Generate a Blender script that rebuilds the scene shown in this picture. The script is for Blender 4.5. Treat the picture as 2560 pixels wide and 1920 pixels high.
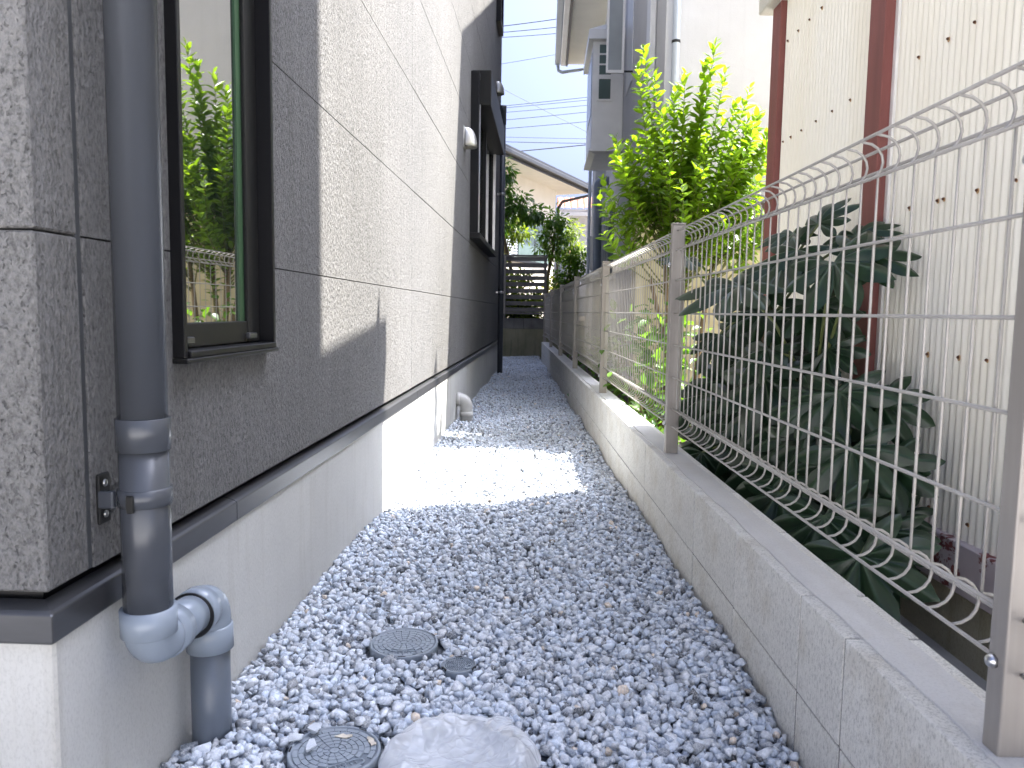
import bpy, bmesh, math, random
import numpy as np
from mathutils import Vector, Matrix, Euler
for o in list(bpy.data.objects):
    bpy.data.objects.remove(o)
SC = bpy.context.scene
COL = SC.collection
RNG = np.random.default_rng(7)
random.seed(7)

# ------------------------------------------------------------------ camera
CAM_H = 0.82
yaw, pitch, roll = math.radians(2.4), math.radians(5.4), math.radians(0.87)
fwd = Vector((-math.sin(yaw) * math.cos(pitch), math.cos(yaw) * math.cos(pitch), -math.sin(pitch)))
rgt = fwd.cross(Vector((0, 0, 1))).normalized()
upv = rgt.cross(fwd)
r2 = rgt * math.cos(roll) + upv * math.sin(roll)
u2 = upv * math.cos(roll) - rgt * math.sin(roll)
cam = bpy.data.cameras.new('camera')
camo = bpy.data.objects.new('camera', cam)
COL.objects.link(camo)
camo.matrix_world = Matrix(((r2.x, u2.x, -fwd.x, 0), (r2.y, u2.y, -fwd.y, 0), (r2.z, u2.z, -fwd.z, CAM_H), (0, 0, 0, 1)))
cam.sensor_width = 36
cam.lens = 36 * 1913 / 2560
cam.clip_start = 0.02
cam.clip_end = 500
cam.dof.use_dof = True
cam.dof.focus_distance = 2.6
cam.dof.aperture_fstop = 11
SC.camera = camo
# ------------------------------------------------------------------ sky, sun, exposure
SUN = Vector((1.0, 0.47, 1.6)).normalized()
SUN_EL = math.asin(SUN.z)
SUN_ROT = math.atan2(SUN.x, SUN.y)
w = bpy.data.worlds.new('World')
SC.world = w
w.use_nodes = True
nt = w.node_tree
bg = nt.nodes['Background']
sky = nt.nodes.new('ShaderNodeTexSky')
sky.sky_type = 'NISHITA'
sky.sun_disc = False
sky.sun_elevation = SUN_EL
sky.sun_rotation = SUN_ROT
sky.air_density = 0.35
sky.dust_density = 10.0
sky.ozone_density = 10.0
nt.links.new(sky.outputs[0], bg.inputs[0])
bg.inputs[1].default_value = 0.118
sun = bpy.data.lights.new('sun', 'SUN')
sun.energy = 5.0
sun.angle = math.radians(0.53)
sun.color = (1.0, 0.955, 0.88)
suno = bpy.data.objects.new('sun', sun)
COL.objects.link(suno)
suno.rotation_euler = SUN.to_track_quat('Z', 'Y').to_euler()
SC.view_settings.view_transform = 'Standard'
SC.view_settings.look = 'None'
SC.view_settings.exposure = 2.37
SC.view_settings.gamma = 1.0
SC.view_settings.use_curve_mapping = False
SC.cycles.max_bounces = 10
SC.cycles.diffuse_bounces = 6
SC.cycles.transparent_max_bounces = 12
SC.cycles.use_denoising = True
SC.cycles.caustics_reflective = False
SC.cycles.caustics_refractive = False

# ------------------------------------------------------------------ frames
TH = math.atan(0.0454)            # the plot line runs 2.6 degrees off the house wall
CT, ST = math.cos(TH), math.sin(TH)
def fr(a, b, z=0.0):              # a metres right of the fence line, b metres along it
    return (0.61 + a * CT - b * ST, a * ST + b * CT, z)
SX = -0.67                        # outer plane of the grey siding

# ------------------------------------------------------------------ materials
def N(m, t, **k):
    n = m.node_tree.nodes.new(t)
    for a, v in k.items():
        setattr(n, a, v)
    return n
def mk(name):
    m = bpy.data.materials.new(name)
    m.use_nodes = True
    return m, m.node_tree.links, m.node_tree.nodes['Principled BSDF']
def ramp(m, fac, stops):
    r = N(m, 'ShaderNodeValToRGB')
    e = r.color_ramp.elements
    while len(e) < len(stops):
        e.new(0.5)
    for i, (p, c) in enumerate(stops):
        e[i].position = p
        e[i].color = (c[0], c[1], c[2], 1)
    m.node_tree.links.new(fac, r.inputs[0])
    return r.outputs[0]
def coords(m, scale=(1, 1, 1), kind='Object'):
    tc = N(m, 'ShaderNodeTexCoord')
    mp = N(m, 'ShaderNodeMapping')
    mp.inputs['Scale'].default_value = scale
    m.node_tree.links.new(tc.outputs[kind], mp.inputs[0])
    return mp.outputs[0]
def noise(m, vec, scale, detail=4, rough=0.55, dist=0.0):
    n = N(m, 'ShaderNodeTexNoise')
    n.inputs['Scale'].default_value = scale
    n.inputs['Detail'].default_value = detail
    n.inputs['Roughness'].default_value = rough
    n.inputs['Distortion'].default_value = dist
    m.node_tree.links.new(vec, n.inputs['Vector'])
    return n.outputs['Fac']
def voro(m, vec, scale, feature='F1'):
    n = N(m, 'ShaderNodeTexVoronoi', feature=feature)
    n.inputs['Scale'].default_value = scale
    m.node_tree.links.new(vec, n.inputs['Vector'])
    return n.outputs['Distance']
def mathn(m, op, a, b=None, clamp=False):
    n = N(m, 'ShaderNodeMath', operation=op, use_clamp=clamp)
    for i, v in enumerate((a, b)):
        if v is None:
            continue
        if isinstance(v, (int, float)):
            n.inputs[i].default_value = v
        else:
            m.node_tree.links.new(v, n.inputs[i])
    return n.outputs[0]
def mixc(m, fac, a, b, blend='MIX'):
    n = N(m, 'ShaderNodeMix', data_type='RGBA', blend_type=blend)
    for i, v in ((0, fac), (6, a), (7, b)):
        if isinstance(v, (int, float)):
            n.inputs[i].default_value = v
        elif isinstance(v, tuple):
            n.inputs[i].default_value = (v[0], v[1], v[2], 1)
        else:
            m.node_tree.links.new(v, n.inputs[i])
    return n.outputs[2]
def bump(m, bsdf, height, strength, dist, prev=None):
    b = N(m, 'ShaderNodeBump')
    b.inputs['Strength'].default_value = strength
    b.inputs['Distance'].default_value = dist
    m.node_tree.links.new(height, b.inputs['Height'])
    if prev is not None:
        m.node_tree.links.new(prev, b.inputs['Normal'])
    if bsdf is not None:
        m.node_tree.links.new(b.outputs[0], bsdf.inputs['Normal'])
    return b.outputs[0]
def simple(name, c, rough=0.5, metal=0.0, var=0.12, nscale=8, bstr=0.1, bdist=0.002, bscale=60, spec=0.5, stretch=(1, 1, 1)):
    m, L, p = mk(name)
    v = coords(m, stretch)
    f = noise(m, v, nscale, 5)
    lo = tuple(x * (1 - var) for x in c)
    hi = tuple(min(1, x * (1 + var)) for x in c)
    L.new(ramp(m, f, [(0.3, lo), (0.7, hi)]), p.inputs['Base Color'])
    p.inputs['Roughness'].default_value = rough
    p.inputs['Metallic'].default_value = metal
    p.inputs['Specular IOR Level'].default_value = spec
    if bstr > 0:
        bump(m, p, noise(m, v, bscale, 3), bstr, bdist)
    return m

def m_siding():
    m, L, p = mk('grey_siding')
    v = coords(m)
    vs = coords(m, (1, 1.5, 0.72))
    base = noise(m, v, 1.1, 4)
    fine = noise(m, vs, 150, 4, 0.7)
    c = ramp(m, base, [(0.3, (0.164, 0.162, 0.158)), (0.7, (0.200, 0.197, 0.192))])
    c2 = ramp(m, fine, [(0.32, (0.5, 0.5, 0.5)), (0.55, (1, 1, 1)), (0.8, (1.25, 1.22, 1.2))])
    c = mixc(m, 0.9, c, c2, 'MULTIPLY')
    strk = noise(m, coords(m, (1, 9, 0.35)), 3.0, 4)
    c = mixc(m, 0.35, c, ramp(m, strk, [(0.35, (0.75, 0.74, 0.72)), (0.65, (1.1, 1.1, 1.1))]), 'MULTIPLY')
    pt = ramp(m, noise(m, coords(m, (1, 1.5, 0.8)), 140, 3, 0.6, 0.4), [(0.60, (0, 0, 0)), (0.68, (1, 1, 1))])
    c = mixc(m, mathn(m, 'MULTIPLY', pt, 0.26), c, (0.08, 0.079, 0.077))
    L.new(c, p.inputs['Base Color'])
    p.inputs['Roughness'].default_value = 0.8
    p.inputs['Specular IOR Level'].default_value = 0.16
    a = noise(m, vs, 75, 5, 0.68, 0.5)
    pit = voro(m, coords(m, (1, 1.2, 0.8)), 95)
    pit = mathn(m, 'MULTIPLY', pit, noise(m, v, 22, 2))
    h = mathn(m, 'ADD', mathn(m, 'MULTIPLY', a, 0.6), mathn(m, 'ADD', mathn(m, 'MULTIPLY', fine, 0.55), mathn(m, 'MULTIPLY', pit, 0.6)))
    h = mathn(m, 'SUBTRACT', h, mathn(m, 'MULTIPLY', pt, 0.8))
    bump(m, p, h, 0.95, 0.010)
    return m
def m_concrete(name, lo, hi, dirt=(0.3, 0.26, 0.18), dirt_amt=0.5, vertical=True, speck=0.5, bstr=0.35):
    m, L, p = mk(name)
    v = coords(m)
    big = noise(m, v, 2.3, 6, 0.6)
    c = ramp(m, big, [(0.28, lo), (0.72, hi)])
    st = noise(m, coords(m, (6, 6, 0.5) if vertical else (2, 2, 2)), 2.4, 6, 0.65)
    dm = ramp(m, st, [(0.52, (0, 0, 0)), (0.78, (1, 1, 1))])
    c = mixc(m, mathn(m, 'MULTIPLY', dm, dirt_amt), c, dirt)
    sp = noise(m, coords(m, (1, 1, 0.5)), 240, 3, 0.75)
    c = mixc(m, speck, c, ramp(m, sp, [(0.3, (0.55, 0.55, 0.55)), (0.5, (1, 1, 1)), (0.75, (1.12, 1.12, 1.12))]), 'MULTIPLY')
    L.new(c, p.inputs['Base Color'])
    p.inputs['Roughness'].default_value = 0.85
    p.inputs['Specular IOR Level'].default_value = 0.25
    h = mathn(m, 'ADD', noise(m, coords(m, (1, 1, 0.45)), 230, 4, 0.7), mathn(m, 'MULTIPLY', noise(m, v, 14, 4), 0.6))
    bump(m, p, h, bstr, 0.004)
    return m
def m_gravel():
    m, L, p = mk('crushed_stone')
    at = N(m, 'ShaderNodeAttribute', attribute_name='tint')
    v = coords(m)
    n1 = noise(m, v, 120, 5, 0.65, 0.8)
    n2 = voro(m, v, 150, 'DISTANCE_TO_EDGE')
    c = mixc(m, 0.75, at.outputs['Color'], ramp(m, n1, [(0.3, (0.52, 0.545, 0.59)), (0.5, (0.98, 0.98, 0.98)), (0.68, (1.38, 1.36, 1.33))]), 'MULTIPLY')
    vein = ramp(m, n2, [(0.0, (1, 1, 1)), (0.07, (0, 0, 0))])
    vein = mathn(m, 'MULTIPLY', vein, noise(m, v, 45, 2))
    c = mixc(m, mathn(m, 'MULTIPLY', vein, 1.1, True), c, (0.80, 0.81, 0.82))
    L.new(c, p.inputs['Base Color'])
    p.inputs['Roughness'].default_value = 0.72
    p.inputs['Specular IOR Level'].default_value = 0.35
    bump(m, p, noise(m, v, 420, 3), 0.5, 0.0015)
    return m
def m_leaf(name, c_lo, c_hi, trans=0.35, rough=0.35, trans_gain=(1.25, 1.35, 0.55), vein=None, spec=0.5):
    m = bpy.data.materials.new(name)
    m.use_nodes = True
    L = m.node_tree.links
    p = m.node_tree.nodes['Principled BSDF']
    out = m.node_tree.nodes['Material Output']
    at = N(m, 'ShaderNodeAttribute', attribute_name='tint')
    sep = N(m, 'ShaderNodeSeparateColor')
    L.new(at.outputs['Color'], sep.inputs[0])
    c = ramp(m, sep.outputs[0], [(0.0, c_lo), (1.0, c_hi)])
    if vein is not None:
        c = mixc(m, mathn(m, 'MULTIPLY', sep.outputs[1], 0.8), c, vein)
    c = mixc(m, 0.35, c, ramp(m, noise(m, coords(m), 40, 4), [(0.3, (0.7, 0.7, 0.7)), (0.7, (1.15, 1.15, 1.1))]), 'MULTIPLY')
    L.new(c, p.inputs['Base Color'])
    p.inputs['Roughness'].default_value = rough
    p.inputs['Specular IOR Level'].default_value = spec
    t = N(m, 'ShaderNodeBsdfTranslucent')
    tc = mixc(m, 1.0, c, trans_gain, 'MULTIPLY')
    L.new(tc, t.inputs[0])
    mx = N(m, 'ShaderNodeMixShader')
    mx.inputs[0].default_value = trans
    L.new(p.outputs[0], mx.inputs[1])
    L.new(t.outputs[0], mx.inputs[2])
    L.new(mx.outputs[0], out.inputs[0])
    return m
def m_glass(name, c=(0.012, 0.016, 0.014), ior=4.6, rough=0.015):
    m, L, p = mk(name)
    v = coords(m)
    L.new(ramp(m, noise(m, v, 1.5, 3), [(0.3, tuple(x * 0.8 for x in c)), (0.7, tuple(x * 1.3 for x in c))]), p.inputs['Base Color'])
    p.inputs['Roughness'].default_value = rough
    p.inputs['IOR'].default_value = ior
    bump(m, p, noise(m, v, 3.0, 1), 0.04, 0.004)
    return m
def m_sheet():
    m = bpy.data.materials.new('corrugated_sheet')
    m.use_nodes = True
    L = m.node_tree.links
    p = m.node_tree.nodes['Principled BSDF']
    out = m.node_tree.nodes['Material Output']
    v = coords(m, (1.5, 1.5, 0.35))
    f = noise(m, v, 2.0, 3)
    c = ramp(m, f, [(0.3, (0.88, 0.83, 0.70)), (0.55, (0.91, 0.875, 0.77)), (0.8, (0.91, 0.89, 0.82))])
    L.new(c, p.inputs['Base Color'])
    p.inputs['Roughness'].default_value = 0.42
    t = N(m, 'ShaderNodeBsdfTranslucent')
    t.inputs[0].default_value = (0.85, 0.80, 0.62, 1)
    mx = N(m, 'ShaderNodeMixShader')
    mx.inputs[0].default_value = 0.0
    L.new(p.outputs[0], mx.inputs[1])
    L.new(t.outputs[0], mx.inputs[2])
    L.new(mx.outputs[0], out.inputs[0])
    return m
def m_peel(name, base, under, amount, streak=(1, 1, 1), wood=True):
    m, L, p = mk(name)
    v = coords(m, streak)
    n = noise(m, v, 9, 8, 0.72, 0.3)
    mask = ramp(m, n, [(amount - 0.012, (0, 0, 0)), (amount + 0.012, (1, 1, 1))])
    b = ramp(m, noise(m, v, 3, 4), [(0.3, tuple(x * 0.85 for x in base)), (0.7, tuple(x * 1.12 for x in base))])
    u = ramp(m, noise(m, v, 25, 4), [(0.3, tuple(x * 0.8 for x in under)), (0.7, under)])
    L.new(mixc(m, mask, b, u), p.inputs['Base Color'])
    p.inputs['Roughness'].default_value = 0.6
    h = mathn(m, 'SUBTRACT', noise(m, v, 60, 3), mathn(m, 'MULTIPLY', mask, 0.9))
    bump(m, p, h, 0.6, 0.0025)
    return m
def m_bag():
    m = bpy.data.materials.new('clear_plastic_film')
    m.use_nodes = True
    L = m.node_tree.links
    p = m.node_tree.nodes['Principled BSDF']
    out = m.node_tree.nodes['Material Output']
    v = coords(m)
    c = ramp(m, noise(m, v, 14, 4), [(0.3, (0.88, 0.90, 0.93)), (0.7, (0.94, 0.95, 0.96))])
    L.new(c, p.inputs['Base Color'])
    p.inputs['Roughness'].default_value = 0.07
    p.inputs['Specular IOR Level'].default_value = 0.9
    wv = noise(m, v, 9, 3)
    vv = N(m, 'ShaderNodeVectorMath', operation='ADD')
    L.new(v, vv.inputs[0])
    sc_ = N(m, 'ShaderNodeCombineXYZ')
    L.new(mathn(m, 'MULTIPLY', wv, 0.05), sc_.inputs[0]); L.new(mathn(m, 'MULTIPLY', wv, -0.04), sc_.inputs[1])
    L.new(sc_.outputs[0], vv.inputs[1])
    e1_ = ramp(m, voro(m, vv.outputs[0], 15, 'DISTANCE_TO_EDGE'), [(0.0, (1, 1, 1)), (0.10, (0, 0, 0))])
    e2_ = ramp(m, voro(m, vv.outputs[0], 40, 'DISTANCE_TO_EDGE'), [(0.0, (1, 1, 1)), (0.14, (0, 0, 0))])
    bump(m, p, mathn(m, 'ADD', e1_, mathn(m, 'ADD', mathn(m, 'MULTIPLY', e2_, 0.5), noise(m, v, 26, 2, 0.4, 1.0))), 0.3, 0.005)
    tr = N(m, 'ShaderNodeBsdfTransparent')
    tr.inputs[0].default_value = (0.93, 0.95, 0.98, 1)
    mx = N(m, 'ShaderNodeMixShader')
    lw = N(m, 'ShaderNodeLayerWeight')
    lw.inputs[0].default_value = 0.35
    f = mathn(m, 'ADD', mathn(m, 'MULTIPLY', lw.outputs['Facing'], 0.35), mathn(m, 'ADD', mathn(m, 'MULTIPLY', noise(m, v, 12, 2), 0.5), 0.15), True)
    L.new(f, mx.inputs[0])
    L.new(tr.outputs[0], mx.inputs[1])
    L.new(p.outputs[0], mx.inputs[2])
    L.new(mx.outputs[0], out.inputs[0])
    return m

M = {}
M['siding'] = m_siding()
M['foundation'] = m_concrete('foundation_concrete', (0.46, 0.455, 0.43), (0.56, 0.555, 0.525), (0.27, 0.24, 0.18), 0.35, True, 0.35, 0.3)
M['block'] = m_concrete('block_concrete', (0.61, 0.595, 0.555), (0.77, 0.755, 0.71), (0.33, 0.275, 0.18), 0.55, False, 0.95, 0.8)
M['mortar'] = m_concrete('mortar', (0.52, 0.51, 0.50), (0.64, 0.63, 0.61), (0.42, 0.38, 0.32), 0.4, False, 0.3, 0.25)
M['old_concrete'] = m_concrete('old_mossy_concrete', (0.19, 0.18, 0.11), (0.32, 0.30, 0.21), (0.08, 0.08, 0.04), 0.75, True, 0.6, 0.5)
M['old_block'] = m_concrete('old_dark_block', (0.10, 0.095, 0.085), (0.25, 0.24, 0.23), (0.04, 0.04, 0.035), 0.8, True, 0.6, 0.5)
M['plinth'] = m_concrete('mossy_plinth_concrete', (0.30, 0.275, 0.18), (0.46, 0.43, 0.34), (0.15, 0.15, 0.07), 0.6, True, 0.6, 0.5)
M['stucco_beige'] = m_concrete('rough_beige_stucco', (0.60, 0.57, 0.48), (0.70, 0.67, 0.59), (0.45, 0.4, 0.3), 0.2, True, 0.6, 1.0)
M['stucco_white'] = m_concrete('pale_grey_stucco', (0.61, 0.607, 0.615), (0.67, 0.667, 0.675), (0.54, 0.535, 0.545), 0.35, True, 0.2, 0.6)
M['stucco_cream'] = m_concrete('cream_stucco', (0.68, 0.63, 0.53), (0.74, 0.69, 0.59), (0.6, 0.55, 0.45), 0.2, True, 0.2, 0.3)
M['gravel'] = m_gravel()
M['gravel_base'] = simple('gravel_bed', (0.13, 0.14, 0.155), 0.9, 0, 0.5, 60, 1.0, 0.01, 90)
M['soil'] = simple('soil', (0.07, 0.052, 0.036), 0.95, 0, 0.5, 25, 1.0, 0.02, 40)
M['ground'] = simple('earth_ground', (0.40, 0.39, 0.37), 0.95, 0, 0.25, 3, 0.6, 0.01, 30)
M['dark_metal'] = simple('dark_brown_aluminium', (0.013, 0.013, 0.0125), 0.45, 0.0, 0.1, 3, 0.03, 0.001, 200, 0.25)
M['black_frame'] = simple('black_window_frame', (0.008, 0.008, 0.009), 0.42, 0.0, 0.1, 3, 0.02, 0.001, 200, 0.25)
M['flashing'] = simple('grey_flashing', (0.085, 0.086, 0.09), 0.30, 0.55, 0.12, 5, 0.05, 0.001, 30, 0.5, (1, 1, 6))
M['pipe'] = simple('slate_grey_pipe', (0.060, 0.065, 0.075), 0.27, 0.0, 0.07, 4, 0.04, 0.001, 160)
M['pvc'] = simple('blue_grey_pvc', (0.26, 0.30, 0.35), 0.22, 0.0, 0.06, 4, 0.03, 0.001, 120)
M['pvc_pipe'] = simple('grey_pvc_pipe', (0.12, 0.14, 0.17), 0.3, 0.0, 0.1, 6, 0.04, 0.001, 120)
M['steel'] = simple('stainless_steel', (0.55, 0.54, 0.52), 0.3, 1.0, 0.1, 10, 0.05, 0.001, 80)
M['hood'] = simple('satin_steel_hood', (0.50, 0.49, 0.46), 0.42, 0.9, 0.1, 8, 0.03, 0.001, 60)
M['grey_pvc'] = simple('light_grey_pvc', (0.50, 0.485, 0.455), 0.35, 0.0, 0.08, 8, 0.03, 0.001, 60)
M['fence'] = simple('beige_grey_coated_wire', (0.37, 0.35, 0.32), 0.40, 0.15, 0.06, 6, 0.05, 0.0006, 300)
M['post'] = simple('taupe_aluminium_post', (0.30, 0.275, 0.25), 0.36, 0.3, 0.05, 6, 0.04, 0.0006, 200, 0.5, (20, 20, 1))
M['bolt'] = simple('zinc_bolt', (0.62, 0.62, 0.63), 0.28, 1.0, 0.1, 20, 0, 0, 1)
M['sheet'] = m_sheet()
M['red_post'] = m_peel('faded_red_painted_timber', (0.20, 0.062, 0.052), (0.10, 0.03, 0.025), 0.70, (9, 9, 0.8))
M['peel'] = m_peel('peeling_maroon_paint', (0.56, 0.49, 0.50), (0.22, 0.06, 0.055), 0.55, (1, 1, 1.3))
M['rust'] = simple('rusty_nail', (0.11, 0.045, 0.02), 0.8, 0.2, 0.5, 120, 0.4, 0.001, 200)
M['stain'] = simple('rust_stain', (0.48, 0.31, 0.15), 0.6, 0, 0.3, 60, 0, 0, 1)
M['clap'] = simple('yellow_cream_siding', (0.50, 0.445, 0.30), 0.6, 0, 0.08, 4, 0.2, 0.002, 80)
M['brown_trim'] = simple('dark_brown_trim', (0.05, 0.032, 0.026), 0.5, 0, 0.15, 5, 0.1, 0.001, 60)
M['white_alu'] = simple('off_white_aluminium', (0.80, 0.79, 0.76), 0.4, 0.1, 0.05, 5, 0.03, 0.001, 60)
M['soffit'] = simple('cream_soffit', (0.66, 0.62, 0.50), 0.7, 0, 0.04, 3, 0.05, 0.001, 60)
M['white_soffit'] = simple('white_soffit', (0.86, 0.83, 0.74), 0.7, 0, 0.04, 3, 0.05, 0.001, 60)
M['gutter'] = simple('dark_gutter', (0.016, 0.0155, 0.015), 0.4, 0.1, 0.1, 5, 0.03, 0.001, 60)
M['pale_pipe'] = simple('pale_blue_grey_pipe', (0.50, 0.54, 0.58), 0.4, 0, 0.05, 5, 0.03, 0.001, 60)
M['duct'] = simple('blue_grey_duct', (0.20, 0.235, 0.30), 0.4, 0, 0.06, 5, 0.03, 0.001, 60)
M['glass'] = m_glass('window_glass')
M['frosted'] = m_glass('frosted_glass', (0.30, 0.32, 0.32), 1.5, 0.25)
M['green_glass'] = m_glass('green_tinted_glass', (0.10, 0.14, 0.13), 1.6, 0.06)
M['seal'] = simple('green_spacer_strip', (0.028, 0.075, 0.032), 0.4, 0, 0.1, 10, 0, 0, 1)
M['sealant'] = simple('dark_sealant', (0.055, 0.058, 0.062), 0.5, 0, 0.1, 10, 0.1, 0.001, 60)
M['slat'] = simple('grey_brown_slat', (0.16, 0.147, 0.135), 0.5, 0.1, 0.1, 5, 0.05, 0.001, 60, 0.5, (1, 20, 20))
M['tile'] = simple('red_roof_tile', (0.38, 0.14, 0.085), 0.7, 0, 0.25, 4, 0.3, 0.01, 20)
M['lid'] = simple('slate_plastic_lid', (0.25, 0.285, 0.325), 0.5, 0.0, 0.09, 14, 0.15, 0.0006, 300)
M['bag'] = m_bag()
M['scrap'] = simple('dried_tan_scrap', (0.58, 0.52, 0.43), 0.8, 0, 0.25, 40, 0.4, 0.001, 120)
M['wire'] = simple('black_cable', (0.02, 0.02, 0.022), 0.6, 0, 0.1, 5, 0, 0, 1)
M['bark'] = simple('grey_brown_bark', (0.19, 0.14, 0.085), 0.9, 0, 0.35, 18, 0.8, 0.006, 40, 0.3, (1, 1, 0.3))
M['twig'] = simple('green_brown_twig', (0.14, 0.15, 0.05), 0.8, 0, 0.3, 18, 0.4, 0.002, 60)
M['shrub'] = m_leaf('bright_shrub_leaf', (0.07, 0.15, 0.018), (0.22, 0.36, 0.03), 0.5, 0.34, (1.6, 1.55, 0.5))
M['fatsia'] = m_leaf('dark_fatsia_leaf', (0.007, 0.021, 0.011), (0.020, 0.048, 0.020), 0.10, 0.30, (1.5, 1.6, 0.4), (0.05, 0.09, 0.04), 0.42)
M['petiole'] = simple('fatsia_petiole', (0.12, 0.15, 0.05), 0.5, 0, 0.2, 8, 0.1, 0.001, 60)
M['strap'] = m_leaf('strap_leaf', (0.05, 0.12, 0.02), (0.11, 0.20, 0.035), 0.3, 0.35)
M['tree_dark'] = m_leaf('glossy_tree_leaf', (0.045, 0.11, 0.025), (0.10, 0.20, 0.04), 0.45, 0.3, (1.6, 1.7, 0.4))
M['tree_mid'] = m_leaf('mid_green_leaf', (0.06, 0.14, 0.02), (0.14, 0.26, 0.04), 0.45, 0.4, (1.5, 1.6, 0.45))
M['tree_light'] = m_leaf('yellow_green_leaf', (0.10, 0.17, 0.02), (0.26, 0.34, 0.05), 0.45, 0.4, (1.4, 1.4, 0.5))
M['petal'] = m_leaf('pale_yellow_green_leaf', (0.30, 0.32, 0.06), (0.5, 0.48, 0.10), 0.45, 0.5, (1.2, 1.2, 0.6))

# ------------------------------------------------------------------ mesh builder
class MB:
    def __init__(s, xf=None):
        s.v, s.f, s.sm, s.xf = [], [], [], xf
    def add(s, vs, fs, smooth=False):
        n = len(s.v)
        s.v += [s.xf(*p) if s.xf else tuple(p) for p in vs]
        s.f += [tuple(i + n for i in f) for f in fs]
        s.sm += [smooth] * len(fs)
        return s
    def box(s, x0, x1, y0, y1, z0, z1):
        return s.add([(x0, y0, z0), (x1, y0, z0), (x1, y1, z0), (x0, y1, z0), (x0, y0, z1), (x1, y0, z1), (x1, y1, z1), (x0, y1, z1)],
                     [(0, 3, 2, 1), (4, 5, 6, 7), (0, 1, 5, 4), (1, 2, 6, 5), (2, 3, 7, 6), (3, 0, 4, 7)])
    def tube(s, pts, r, n=12, caps=True):
        pts = [Vector(p) for p in pts]
        rs = r if isinstance(r, (list, tuple)) else [r] * len(pts)
        t = (pts[1] - pts[0]).normalized()
        a = t.orthogonal().normalized()
        vs, fs = [], []
        for i, p in enumerate(pts):
            if i == 0:
                d = pts[1] - pts[0]
            elif i == len(pts) - 1:
                d = pts[i] - pts[i - 1]
            else:
                d = (pts[i + 1] - p).normalized() + (p - pts[i - 1]).normalized()
            d.normalize()
            a = (a - d * a.dot(d)).normalized()
            b = d.cross(a)
            for k in range(n):
                g = 2 * math.pi * k / n
                q = p + (a * math.cos(g) + b * math.sin(g)) * rs[i]
                vs.append(tuple(q))
        for i in range(len(pts) - 1):
            for k in range(n):
                k2 = (k + 1) % n
                fs.append((i * n + k, i * n + k2, (i + 1) * n + k2, (i + 1) * n + k))
        s.add(vs, fs, True)
        if caps:
            m = len(s.v) - len(vs)
            s.f.append(tuple(m + k for k in reversed(range(n))))
            s.f.append(tuple(m + (len(pts) - 1) * n + k for k in range(n)))
            s.sm += [False, False]
        return s
    def lathe(s, prof, c, n=32, axis='Z'):
        vs, fs = [], []
        for (r, h) in prof:
            for k in range(n):
                g = 2 * math.pi * k / n
                if axis == 'Z':
                    vs.append((c[0] + r * math.cos(g), c[1] + r * math.sin(g), c[2] + h))
                elif axis == 'X':
                    vs.append((c[0] + h, c[1] + r * math.cos(g), c[2] + r * math.sin(g)))
                else:
                    vs.append((c[0] + r * math.sin(g), c[1] + h, c[2] + r * math.cos(g)))
        m = len(prof)
        for i in range(m - 1):
            for k in range(n):
                k2 = (k + 1) % n
                fs.append((i * n + k, i * n + k2, (i + 1) * n + k2, (i + 1) * n + k))
        s.add(vs, fs, True)
        b = len(s.v) - len(vs)
        if prof[0][0] > 1e-6:
            s.f.append(tuple(b + k for k in reversed(range(n)))); s.sm.append(False)
        if prof[-1][0] > 1e-6:
            s.f.append(tuple(b + (m - 1) * n + k for k in range(n))); s.sm.append(False)
        return s
    def mesh(s, name):
        me = bpy.data.meshes.new(name)
        me.from_pydata(s.v, [], s.f)
        me.polygons.foreach_set('use_smooth', s.sm)
        me.update()
        return me
    def build(s, name, mat, parent=None, bevel=0.0, seg=1):
        return link(name, s.mesh(name), mat, parent, bevel, seg)
def link(name, me, mat=None, parent=None, bevel=0.0, seg=1):
    o = bpy.data.objects.new(name, me)
    COL.objects.link(o)
    if mat is not None and len(me.materials) == 0:
        me.materials.append(mat)
    put(o, parent)
    if bevel > 0:
        b = o.modifiers.new('bevel', 'BEVEL')
        b.width = bevel
        b.segments = seg
        b.limit_method = 'ANGLE'
        b.angle_limit = math.radians(40)
        b.harden_normals = False
    return o
def wmat(o):
    m = Matrix.LocRotScale(o.location, o.rotation_euler, o.scale)
    return wmat(o.parent) @ o.matrix_parent_inverse @ m if o.parent else m
def put(o, parent):
    if parent is not None:
        o.parent = parent
        o.matrix_parent_inverse = wmat(parent).inverted()
def tag(o, label, cat=None, group=None, kind=None):
    if label: o['label'] = label
    if cat: o['category'] = cat
    if group: o['group'] = group
    if kind: o['kind'] = kind
    return o
def thing(name, loc, label, cat, group=None):
    o = bpy.data.objects.new(name, None)
    COL.objects.link(o)
    o.location = loc
    o.empty_display_size = 0.1
    return tag(o, label, cat, group)
def pempty(name, loc, parent):
    o = bpy.data.objects.new(name, None)
    COL.objects.link(o)
    o.location = loc
    o.empty_display_size = 0.05
    put(o, parent)
    return o
def inst(name, me, loc, rot, parent, mat=None, scale=(1, 1, 1)):
    o = bpy.data.objects.new(name, me)
    COL.objects.link(o)
    o.location, o.rotation_euler, o.scale = loc, rot, scale
    if mat is not None and len(me.materials) == 0:
        me.materials.append(mat)
    put(o, parent)
    return o
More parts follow.
